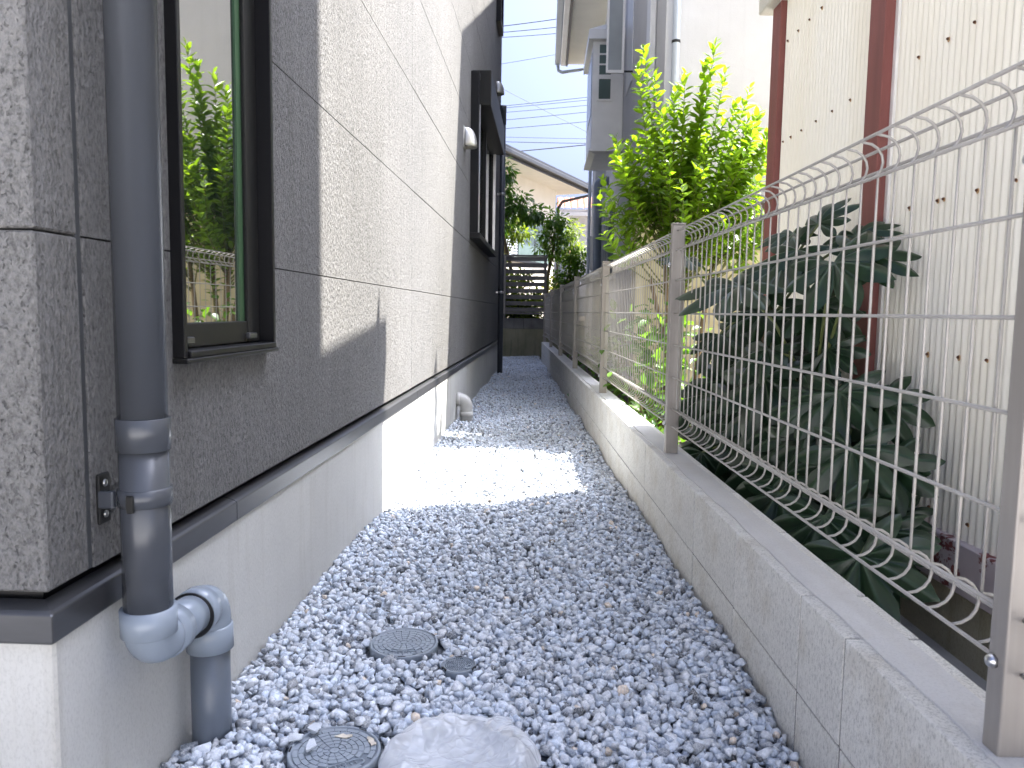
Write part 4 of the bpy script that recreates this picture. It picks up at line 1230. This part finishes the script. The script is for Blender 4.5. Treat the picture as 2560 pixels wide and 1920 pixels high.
# low leafy ground plants between the fence and the garden store
def low_plants(label, spots, n, seed, mat):
    rg = np.random.default_rng(seed)
    t = thing('low_leafy_plant', fr(spots[0][0], spots[0][1], 0.04), label, 'plant', 'plants along the soil strip')
    P, D, U, S, T = [], [], [], [], []
    b = MB()
    for (a_, b_, h_, r_) in spots:
        base = np.array(fr(a_, b_, 0.03))
        m_ = n // len(spots)
        for q in range(5):
            tip = base + np.array([rg.normal() * r_ * 0.5, rg.normal() * r_ * 0.7, h_ * rg.uniform(0.6, 1)])
            b.tube([tuple(base), tuple(base * 0.5 + tip * 0.5 + np.array([0, 0, 0.03])), tuple(tip)], [0.005, 0.004, 0.002], 5)
        p = base + rg.normal(size=(m_, 3)) * np.array([r_ * 0.45, r_ * 0.7, 0]) + np.array([0, 0, 1]) * (h_ * rg.random(m_) ** 0.8)[:, None]
        P.append(p); D.append(rg.normal(size=(m_, 3)) + np.array([-0.3, -0.3, 0.2])); U.append(rg.normal(size=(m_, 3)) * 0.4 + np.array([-0.2, -0.2, 1.0]))
        S.append(rg.uniform(0.05, 0.10, m_)); T.append(rg.random(m_))
    b.build('stems', M['twig'], t)
    P, D, U, S, T = map(np.concatenate, (P, D, U, S, T))
    o = foliage('foliage', P, D, U, S, np.stack([T, T * 0, T * 0], 1), mat, t)
    o['kind'] = 'stuff'
low_plants('low mid-green leafy plant at the foot of the tall bright shrub', [(0.30, 4.3, 0.75, 0.22), (0.28, 4.9, 0.85, 0.25), (0.36, 5.4, 0.7, 0.25)], 520, 31, M['tree_mid'])
low_plants('small dark leafy plants beside the pale house wall behind the far fence panels', [(0.25, 6.4, 0.6, 0.2), (0.3, 7.4, 0.5, 0.25), (0.3, 9.0, 0.5, 0.3)], 420, 32, M['tree_dark'])
# trees at the end of the path
def tree(name, label, base, trunk_pts, blobs, n, size, mat, seed, hang=0.3, shapes=LB, cat='tree'):
    rg = np.random.default_rng(seed)
    t = thing(name, base, label, cat, 'trees beyond the slat screen')
    b = MB()
    b.tube(trunk_pts, [0.045 - 0.025 * i / (len(trunk_pts) - 1) for i in range(len(trunk_pts))], 8)
    top = Vector(trunk_pts[-1])
    P, D, U, S, T = [], [], [], [], []
    tot = sum(q[3] ** 2 for q in blobs)
    for (x, y, z, r_, zr) in blobs:
        c = Vector((x, y, z))
        b.tube([Vector(trunk_pts[-2]).lerp(top, 0.6), Vector(trunk_pts[-1]).lerp(c, 0.5) + Vector((0, 0, 0.05)), c], [0.016, 0.010, 0.005], 6)
        m_ = int(n * r_ * r_ / tot)
        nt_ = max(4, m_ // 12)
        cen = rg.normal(size=(nt_, 3)); cen /= np.linalg.norm(cen, axis=1)[:, None]
        cen = cen * (rg.random((nt_, 1)) ** 0.45) * np.array([r_, r_, zr]) + np.array([x, y, z])
        k = rg.integers(0, nt_, m_)
        off = rg.normal(size=(m_, 3)) * 0.055
        p = cen[k] + off
        dd = off / 0.055 * 0.7 + (p - np.array([x, y, z])) / max(r_, zr) * 0.6 + np.array([0, 0, -hang])
        P.append(p); D.append(dd); U.append(rg.normal(size=(m_, 3)) * 0.4 + np.array([0, 0, 1.0]))
        S.append(rg.uniform(size[0], size[1], m_))
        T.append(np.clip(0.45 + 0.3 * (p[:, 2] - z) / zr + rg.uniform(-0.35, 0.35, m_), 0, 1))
    b.build('trunk', M['bark'], t)
    P, D, U, S, T = map(np.concatenate, (P, D, U, S, T))
    c = foliage('crown', P, D, U, S, np.stack([T, T * 0, T * 0], 1), mat, t, shapes)
    c['kind'] = 'stuff'
    return t
NB = [leaf_base(4, 0.17, 0.2, 0.35), leaf_base(4, 0.2, 0.1, 0.2)]
tree('drooping_tree', 'dark drooping tree at the end of the path beside the grey house', (-0.75, 15.3, 0.66), [(-0.62, 15.3, 0.66), (-0.68, 15.3, 1.6), (-0.85, 15.3, 2.3), (-0.95, 15.3, 2.8)],
     [(-0.95, 15.3, 3.3, 0.30, 0.35), (-0.72, 15.2, 2.95, 0.32, 0.26), (-0.42, 15.2, 2.78, 0.26, 0.16), (-1.0, 15.4, 2.6, 0.34, 0.3), (-0.2, 15.2, 2.74, 0.16, 0.1), (-0.85, 15.2, 3.6, 0.16, 0.2)], 1500, (0.09, 0.15), M['tree_dark'], 11, 0.9, NB)
tree('yellowing_tree', 'sunlit yellow-green young tree under the drooping tree at the path end', (-0.8, 16.3, 0.66), [(-0.88, 16.3, 0.66), (-0.88, 16.3, 1.5), (-0.84, 16.3, 2.15)],
     [(-0.78, 16.3, 2.58, 0.30, 0.24), (-0.52, 16.3, 2.45, 0.22, 0.16), (-0.95, 16.3, 2.3, 0.2, 0.22), (-0.6, 16.3, 2.75, 0.2, 0.14)], 650, (0.08, 0.13), M['tree_light'], 12, 0.5, NB)
tree('compound_leaf_tree', 'mid-green bushy tree rising just right of the slat screen', (0.02, 15.4, 0.66), [(0.0, 15.4, 0.66), (0.03, 15.4, 1.5), (0.12, 15.4, 2.0), (0.16, 15.4, 2.3)],
     [(0.14, 15.4, 2.60, 0.26, 0.2), (-0.02, 15.3, 2.32, 0.17, 0.18), (0.25, 15.4, 2.25, 0.24, 0.22), (0.16, 15.4, 1.98, 0.18, 0.16), (-0.14, 15.3, 2.08, 0.10, 0.06)], 1500, (0.06, 0.11), M['tree_mid'], 13, 0.5, NB)
tree('pale_leaf_tree', 'pale sunlit yellow-green tree behind the mid-green bushy tree', (0.5, 16.8, 0.66), [(0.5, 16.8, 0.66), (0.5, 16.8, 1.6), (0.5, 16.8, 2.2)],
     [(0.52, 16.8, 2.5, 0.28, 0.28), (0.45, 16.8, 2.05, 0.25, 0.25), (0.7, 16.8, 2.2, 0.18, 0.18)], 800, (0.06, 0.11), M['tree_light'], 14, 0.3, NB)
tree('dark_bush', 'round dark green bush between the slat screen and the mesh fence', (0.5, 15.0, 0.66), [(0.48, 15.0, 0.66), (0.48, 15.0, 1.0), (0.48, 15.0, 1.3)],
     [(0.46, 15.0, 1.62, 0.26, 0.24), (0.30, 15.0, 1.4, 0.2, 0.2), (0.62, 15.0, 1.75, 0.22, 0.22), (0.45, 15.0, 1.9, 0.16, 0.14)], 1400, (0.05, 0.085), M['tree_mid'], 15, 0.1, LB, 'bush')
tree('yellow_flowering_bush', 'pale yellow low bush glowing behind the end post of the slat screen', (0.05, 15.9, 0.66), [(0.1, 15.9, 0.66), (0.1, 15.9, 0.8), (0.1, 15.9, 1.0)],
     [(0.12, 15.9, 1.25, 0.22, 0.2), (0.0, 15.9, 1.05, 0.2, 0.16)], 500, (0.05, 0.09), M['petal'], 16, 0.1, LB, 'bush')
tree('low_hedge_plant', 'low leafy greenery growing along the foot of the slat screen', (-0.5, 14.9, 0.66), [(-0.5, 14.9, 0.66), (-0.5, 14.9, 0.7), (-0.5, 14.9, 0.8)],
     [(-1.0, 15.0, 0.90, 0.35, 0.25), (-0.5, 15.0, 1.2, 0.38, 0.45), (-0.15, 15.0, 0.88, 0.3, 0.3), (-1.0, 15.0, 1.5, 0.35, 0.35), (-0.55, 14.9, 0.82, 0.35, 0.15)], 3600, (0.07, 0.12), M['tree_light'], 17, 0.1, LB, 'plant')

# ================================================================== SMALL THINGS ON THE GRAVEL
def txt(body, size, depth):
    cu = bpy.data.curves.new('lettering', 'FONT')
    cu.body = body
    cu.size = size
    cu.extrude = depth
    cu.align_x = 'CENTER'
    cu.align_y = 'CENTER'
    cu.resolution_u = 3
    to = bpy.data.objects.new('lettering', cu)
    COL.objects.link(to)
    dg = bpy.context.evaluated_depsgraph_get()
    dg.update()
    me = bpy.data.meshes.new_from_object(to.evaluated_get(dg))
    COL.objects.unlink(to)
    bpy.data.objects.remove(to)
    return me
COVERS = []
def arcplate(b, r0, r1, a0, a1, z0, z1, n=5):
    vs_, fs_ = [], []
    for i in range(n + 1):
        g = a0 + (a1 - a0) * i / n
        c, s = math.cos(g), math.sin(g)
        vs_ += [(r0 * c, r0 * s, z0), (r1 * c, r1 * s, z0), (r1 * c, r1 * s, z1), (r0 * c, r0 * s, z1)]
    for i in range(n):
        a = i * 4
        fs_ += [(a + 1, a + 5, a + 6, a + 2), (a + 2, a + 6, a + 7, a + 3), (a + 3, a + 7, a + 4, a)]
    fs_ += [(0, 1, 2, 3), (n * 4 + 3, n * 4 + 2, n * 4 + 1, n * 4)]
    b.add(vs_, fs_)
def cover(x, y, z, R, label, rot, rings, text, pill, tilt=(0, 0), dots=False):
    c = thing('manhole_cover', (x, y, z), label, 'manhole cover', 'round drain covers in the gravel')
    c.rotation_euler = (tilt[0], tilt[1], rot)
    COVERS.append((x, y, R))
    xf = lambda o: (setattr(o, 'parent', c), o)[1]
    b = MB().lathe([(R * 0.985, -0.045), (R, -0.006), (R, 0.0), (R * 0.985, 0.002), (R * 0.93, 0.002), (R * 0.925, -0.0015), (0.0, -0.0015)], (0, 0, 0), 64)
    xf(link('rim', b.mesh('rim'), M['lid']))
    b = MB()
    pw, phh, pd = pill
    inpill = lambda g, r_: abs(r_ * math.sin(g) + pd) < phh * 0.62 and abs(r_ * math.cos(g)) < pw * 0.56
    g0 = 0.0016 * R / 0.083
    if dots:
        for k in range(7):
            r_ = R * (0.12 + 0.105 * k)
            m_ = 6 + 6 * k
            for j in range(m_):
                g = 2 * math.pi * j / m_ + 0.2 * k
                if inpill(g, r_):
                    continue
                b.lathe([(R * 0.030, -0.0015), (R * 0.026, 0.0012), (0, 0.0013)], (r_ * math.cos(g), r_ * math.sin(g), 0), 6)
        arcplate(b, R * 0.86, R * 0.90, 0.2, 1.4, -0.0015, 0.0012, 10); arcplate(b, R * 0.86, R * 0.90, 2.2, 4.2, -0.0015, 0.0012, 10)
    else:
        rr = np.linspace(R * 0.12, R * 0.90, rings + 1)
        arcplate(b, 0.0005, rr[0] - g0, 0, 2 * math.pi - 1e-3, -0.0015, 0.0012, 16)
        for k in range(rings):
            m_ = [10, 12, 14, 16, 18, 18, 20][k]
            for j in range(m_):
                a0 = 2 * math.pi * (j + 0.5 * (k % 2)) / m_
                a1 = 2 * math.pi * (j + 1 + 0.5 * (k % 2)) / m_
                rm = (rr[k] + rr[k + 1]) / 2
                if inpill((a0 + a1) / 2, rm):
                    continue
                ga = g0 * 0.55 / rm
                arcplate(b, rr[k] + g0 * 0.5, rr[k + 1] - g0 * 0.5, a0 + ga, a1 - ga, -0.0015, 0.0012, 4)
    xf(link('tread', b.mesh('tread'), M['lid']))
    # name plate
    b = MB()
    n = 24
    ring = []
    for i in range(n):
        g = 2 * math.pi * i / n
        sx_ = (pw / 2 - phh / 2) * (1 if math.cos(g) > 0 else -1)
        ring.append((sx_ + phh / 2 * math.cos(g), -pd + phh / 2 * math.sin(g)))
    vs_ = [(p[0], p[1], -0.0015) for p in ring] + [(p[0], p[1], 0.0014) for p in ring] + [(p[0] * (1 - 0.0022 / pw * 2), -pd + (p[1] + pd) * (1 - 0.0022 / phh * 2), 0.0014) for p in ring] + [(p[0] * (1 - 0.0022 / pw * 2), -pd + (p[1] + pd) * (1 - 0.0022 / phh * 2), -0.0012) for p in ring]
    fs_ = []
    for k in range(3):
        for i in range(n):
            fs_.append((k * n + i, k * n + (i + 1) % n, (k + 1) * n + (i + 1) % n, (k + 1) * n + i))
    b.add(vs_, fs_)
    xf(link('name_plate', b.mesh('name_plate'), M['lid']))
    if text:
        me = txt(text, phh * 0.72, 0.0012)
        o = link('lettering', me, M['lid'])
        o.location = (0, -pd, -0.0003)
        xf(o)
    for g in (0.5, 2.6, 4.7):
        o = link('lift_slot', MB().box(-0.009, 0.009, -0.0016, 0.0016, -0.002, 0.0025).mesh('lift_slot'), M['black_frame'])
        o.location = (R * 0.955 * math.cos(g), R * 0.955 * math.sin(g), -0.0003)
        o.rotation_euler = (0, 0, g + math.pi / 2)
        xf(o)
    return c
cover(-0.326, 1.772, 0.019, 0.082, 'round ribbed drain cover in mid gravel, the farther of the two large ones', 0.12, 6, 'おすい', (0.07, 0.019, 0.054), (0.01, 0.0))
cover(-0.180, 1.655, 0.024, 0.0395, 'smallest round drain cover with studded top in the gravel', 1.2, 6, '', (0.020, 0.013, 0.024), (0, 0), True)
cover(-0.366, 1.302, 0.024, 0.083, 'round ribbed drain cover at the bottom edge beside the plastic bag', 0.62, 6, 'おすい', (0.07, 0.020, 0.054), (0.0, 0.02))
cover(-0.138, 1.295, 0.020, 0.115, 'large drain cover wrapped inside the clear plastic bag', -1.45, 6, '雨水', (0.10, 0.045, 0.072))
# plastic bag
bagc = (-0.137, 1.295)
nr, na = 46, 170
rgb = random.Random(21)
prm = [(rgb.uniform(0.02, 0.05), rgb.randint(2, 13), rgb.uniform(0, 6.28)) for _ in range(7)]
wr = [(rgb.uniform(14, 42), rgb.uniform(0, 6.28), rgb.uniform(0, 6.28), rgb.uniform(0.3, 1)) for _ in range(11)]
vs_, fs_ = [], []
for i in range(nr + 1):
    t = i / nr
    for k in range(na):
        g = 2 * math.pi * k / na
        R = 0.142 * (1 + sum(a_ * 0.55 / math.sqrt(m_) * math.sin(m_ * g + p_) for a_, m_, p_ in prm))
        R += 0.022 * math.exp(-((g - 1.05) / 0.13) ** 2)
        r_ = R * t
        x, y = bagc[0] + r_ * math.cos(g), bagc[1] + r_ * math.sin(g)
        q = min(1, r_ / 0.118)
        h = 0.0165 + 0.018 * math.sin(math.pi * min(1, max(0, (r_ - 0.06) / 0.08))) * (0.55 + 0.45 * math.sin(3 * g + 0.7)) if r_ < 0.14 else 0.017
        if t > 0.86:
            h *= 1 - ((t - 0.86) / 0.14) ** 2 * 0.85
        cr = 0
        for (fq, an, p_, am) in wr:
            s_ = math.sin(fq * ((x - bagc[0]) * math.cos(an) + (y - bagc[1]) * math.sin(an)) + p_ + 0.5 * math.sin(11 * x + 3 * an))
            cr += am * (1 - abs(s_)) ** 3 / len(wr)
        h += 0.05 * cr * (0.25 + 0.75 * q)
        vs_.append((x, y, h + 0.012))
for i in range(nr):
    for k in range(na):
        fs_.append((i * na + k, (i + 1) * na + k, (i + 1) * na + (k + 1) % na, i * na + (k + 1) % na))
bg_o = MB().add(vs_, fs_, True).build('plastic_bag', M['bag'])
tag(bg_o, 'crumpled clear plastic bag wrapped over a drain cover at the bottom edge', 'plastic bag')
COVERS.append((bagc[0], bagc[1], 0.137))
# scraps stuck on the near cover
def scrap(x, y, L_, W, rot, label):
    rg = random.Random(int(x * 1000))
    ring = []
    for i in range(14):
        g = 2 * math.pi * i / 14
        ring.append((L_ / 2 * math.cos(g) * rg.uniform(0.6, 1.15), W / 2 * math.sin(g) * rg.uniform(0.35, 1.5)))
    z = 0.0268
    c, s = math.cos(rot), math.sin(rot)
    top = [(x + p[0] * c - p[1] * s, y + p[0] * s + p[1] * c, z + rg.uniform(0, 0.0008)) for p in ring]
    bot = [(p[0], p[1], z - 0.001) for p in top]
    n = 14
    o = MB().add(top + bot, [tuple(range(n))] + [(i, n + i, n + (i + 1) % n, (i + 1) % n) for i in range(n)]).build('tan_scrap', M['scrap'])
    tag(o, label, 'scrap')
scrap(-0.359, 1.347, 0.036, 0.011, 0.12, 'dried tan scrap on the far edge of the bottom drain cover')
scrap(-0.305, 1.332, 0.034, 0.012, -0.9, 'dried tan scrap on the rim of the bottom drain cover nearest the bag')

# ------------------------------------------------------------------ gravel
def stone_shapes(n):
    out = []
    for s in range(n):
        rg = np.random.default_rng(100 + s)
        pts = rg.normal(size=(13, 3))
        pts /= np.linalg.norm(pts, axis=1)[:, None] ** 0.8
        pts *= np.array([1.0, rg.uniform(0.68, 0.95), rg.uniform(0.5, 0.8)]) * 0.5
        bm = bmesh.new()
        for p in pts:
            bm.verts.new(p)
        bmesh.ops.convex_hull(bm, input=bm.verts)
        bmesh.ops.delete(bm, geom=[v for v in bm.verts if not v.link_faces], context='VERTS')
        bmesh.ops.triangulate(bm, faces=bm.faces)
        bm.verts.index_update()
        out.append((np.array([tuple(v.co) for v in bm.verts]), np.array([[v.index for v in f.verts] for f in bm.faces])))
        bm.free()
    return out
SH = stone_shapes(36)
def tints(n, rg):
    u = rg.random(n)
    base = np.where(u < 0.60, rg.uniform(0.52, 0.72, n), np.where(u < 0.80, rg.uniform(0.62, 0.80, n), np.where(u < 0.955, rg.uniform(0.28, 0.45, n), rg.uniform(0.11, 0.22, n))))
    blue = rg.uniform(0.04, 0.16, n)
    col = np.stack([base * (1 - blue), base * (1 - blue * 0.35), base * (1 + blue * 0.55)], 1)
    br = rg.random(n) < 0.011
    col[br] = np.stack([base[br] * 1.15, base[br] * 0.97, base[br] * 0.78], 1)
    return col
def scatter(y0, y1, sp, smin, smax, lift, rg):
    P = []
    ysl = np.arange(y0, y1, sp)
    for yv in ysl:
        xl = -0.658 if yv < 10.7 else -1.5
        xr = 0.61 - 0.0454 * yv - 0.066
        xs_ = np.arange(xl, xr, sp)
        P.append(np.stack([xs_ + rg.uniform(-0.5, 0.5, len(xs_)) * sp, np.full(len(xs_), yv) + rg.uniform(-0.5, 0.5, len(xs_)) * sp], 1))
    P = np.concatenate(P)
    xr = 0.61 - 0.0454 * P[:, 1] - 0.066
    xl = np.where(P[:, 1] < 10.7, -0.658, -1.5)
    P[:, 0] = np.clip(P[:, 0], xl, xr)
    s = smin + (smax - smin) * rg.random(len(P)) ** 1.5
    big = rg.random(len(P)) < 0.05
    s[big] *= rg.uniform(1.15, 1.4, big.sum())
    keep = np.ones(len(P), bool)
    for (cx, cy, R) in COVERS:
        keep &= (P[:, 0] - cx) ** 2 + (P[:, 1] - cy) ** 2 > (R + s * 0.40) ** 2
    keep &= (P[:, 0] - PX2) ** 2 + (P[:, 1] - PY2) ** 2 > (PR + s * 0.3) ** 2
    P, s = P[keep], s[keep]
    s = s * (1 + 0.14 * np.clip(2.2 - P[:, 1], 0, 1))
    z = gz(P[:, 0], P[:, 1]) + lift + rg.uniform(-0.004, 0.005, len(P))
    R3 = rotmats(len(P), rg)
    # lean towards lying flat: mix with an upright rotation for two thirds
    ang = rg.uniform(0, 2 * np.pi, len(P))
    tl = rg.normal(size=(len(P), 2)) * 0.45
    ca, sa = np.cos(ang), np.sin(ang)
    Rz = np.zeros((len(P), 3, 3)); Rz[:, 0, 0] = ca; Rz[:, 0, 1] = -sa; Rz[:, 1, 0] = sa; Rz[:, 1, 1] = ca; Rz[:, 2, 2] = 1
    cx, sx_ = np.cos(tl[:, 0]), np.sin(tl[:, 0])
    Rx = np.zeros_like(Rz); Rx[:, 0, 0] = 1; Rx[:, 1, 1] = cx; Rx[:, 1, 2] = -sx_; Rx[:, 2, 1] = sx_; Rx[:, 2, 2] = cx
    cy, sy_ = np.cos(tl[:, 1]), np.sin(tl[:, 1])
    Ry = np.zeros_like(Rz); Ry[:, 1, 1] = 1; Ry[:, 0, 0] = cy; Ry[:, 0, 2] = sy_; Ry[:, 2, 0] = -sy_; Ry[:, 2, 2] = cy
    Rf = Rz @ Rx @ Ry
    pick = rg.random(len(P)) < 0.3
    Rf[pick] = R3[pick]
    T = np.concatenate([Rf * s[:, None, None], np.stack([P[:, 0], P[:, 1], z], 1)[:, :, None]], 2)
    return T
rg = np.random.default_rng(5)
T = np.concatenate([scatter(0.95, 4.2, 0.0155, 0.016, 0.032, -0.009, rg), scatter(0.95, 4.2, 0.0195, 0.013, 0.031, 0.001, rg),
                    scatter(4.2, 14.42, 0.0215, 0.018, 0.030, -0.006, rg), scatter(4.2, 9.0, 0.030, 0.016, 0.028, 0.001, rg)])
k = rg.integers(0, len(SH), len(T))
ti = tints(len(T), rg)
gv = merged('gravel', SH, [T[k == i] for i in range(len(SH))], [ti[k == i] for i in range(len(SH))], M['gravel'])
tag(gv, 'loose blue-grey crushed stone covering the narrow path', 'gravel', None, 'stuff')
print('stones', len(T), 'tris', len(gv.data.polygons))
# loose stones lying on the near cover
for (x, y, z, s, si, lab) in ((-0.405, 1.292, 0.036, 0.034, 4, 'single rounded pale stone lying on the bottom drain cover'), (-0.418, 1.352, 0.036, 0.036, 9, 'pale stone resting on the far left rim of the bottom drain cover'), (-0.445, 1.322, 0.034, 0.033, 14, 'white-grey stone overlapping the left rim of the bottom drain cover')):
    me = bpy.data.meshes.new('stone')
    me.from_pydata([tuple(q) for q in SH[si][0]], [], [tuple(int(j) for j in q) for q in SH[si][1]])
    at_ = me.attributes.new('tint', 'FLOAT_COLOR', 'POINT')
    at_.data.foreach_set('color', np.tile([0.55, 0.59, 0.64, 1], len(SH[si][0])).astype(np.float32))
    o = inst('loose_stone', me, (x, y, z), (random.uniform(-.3, .3), random.uniform(-.3, .3), random.uniform(0, 6)), None, M['gravel'], (s, s, s))
    bv = o.modifiers.new('bevel', 'BEVEL'); bv.width = 0.16; bv.segments = 3
    tag(o, lab, 'stone', 'stones lying on the drain cover')
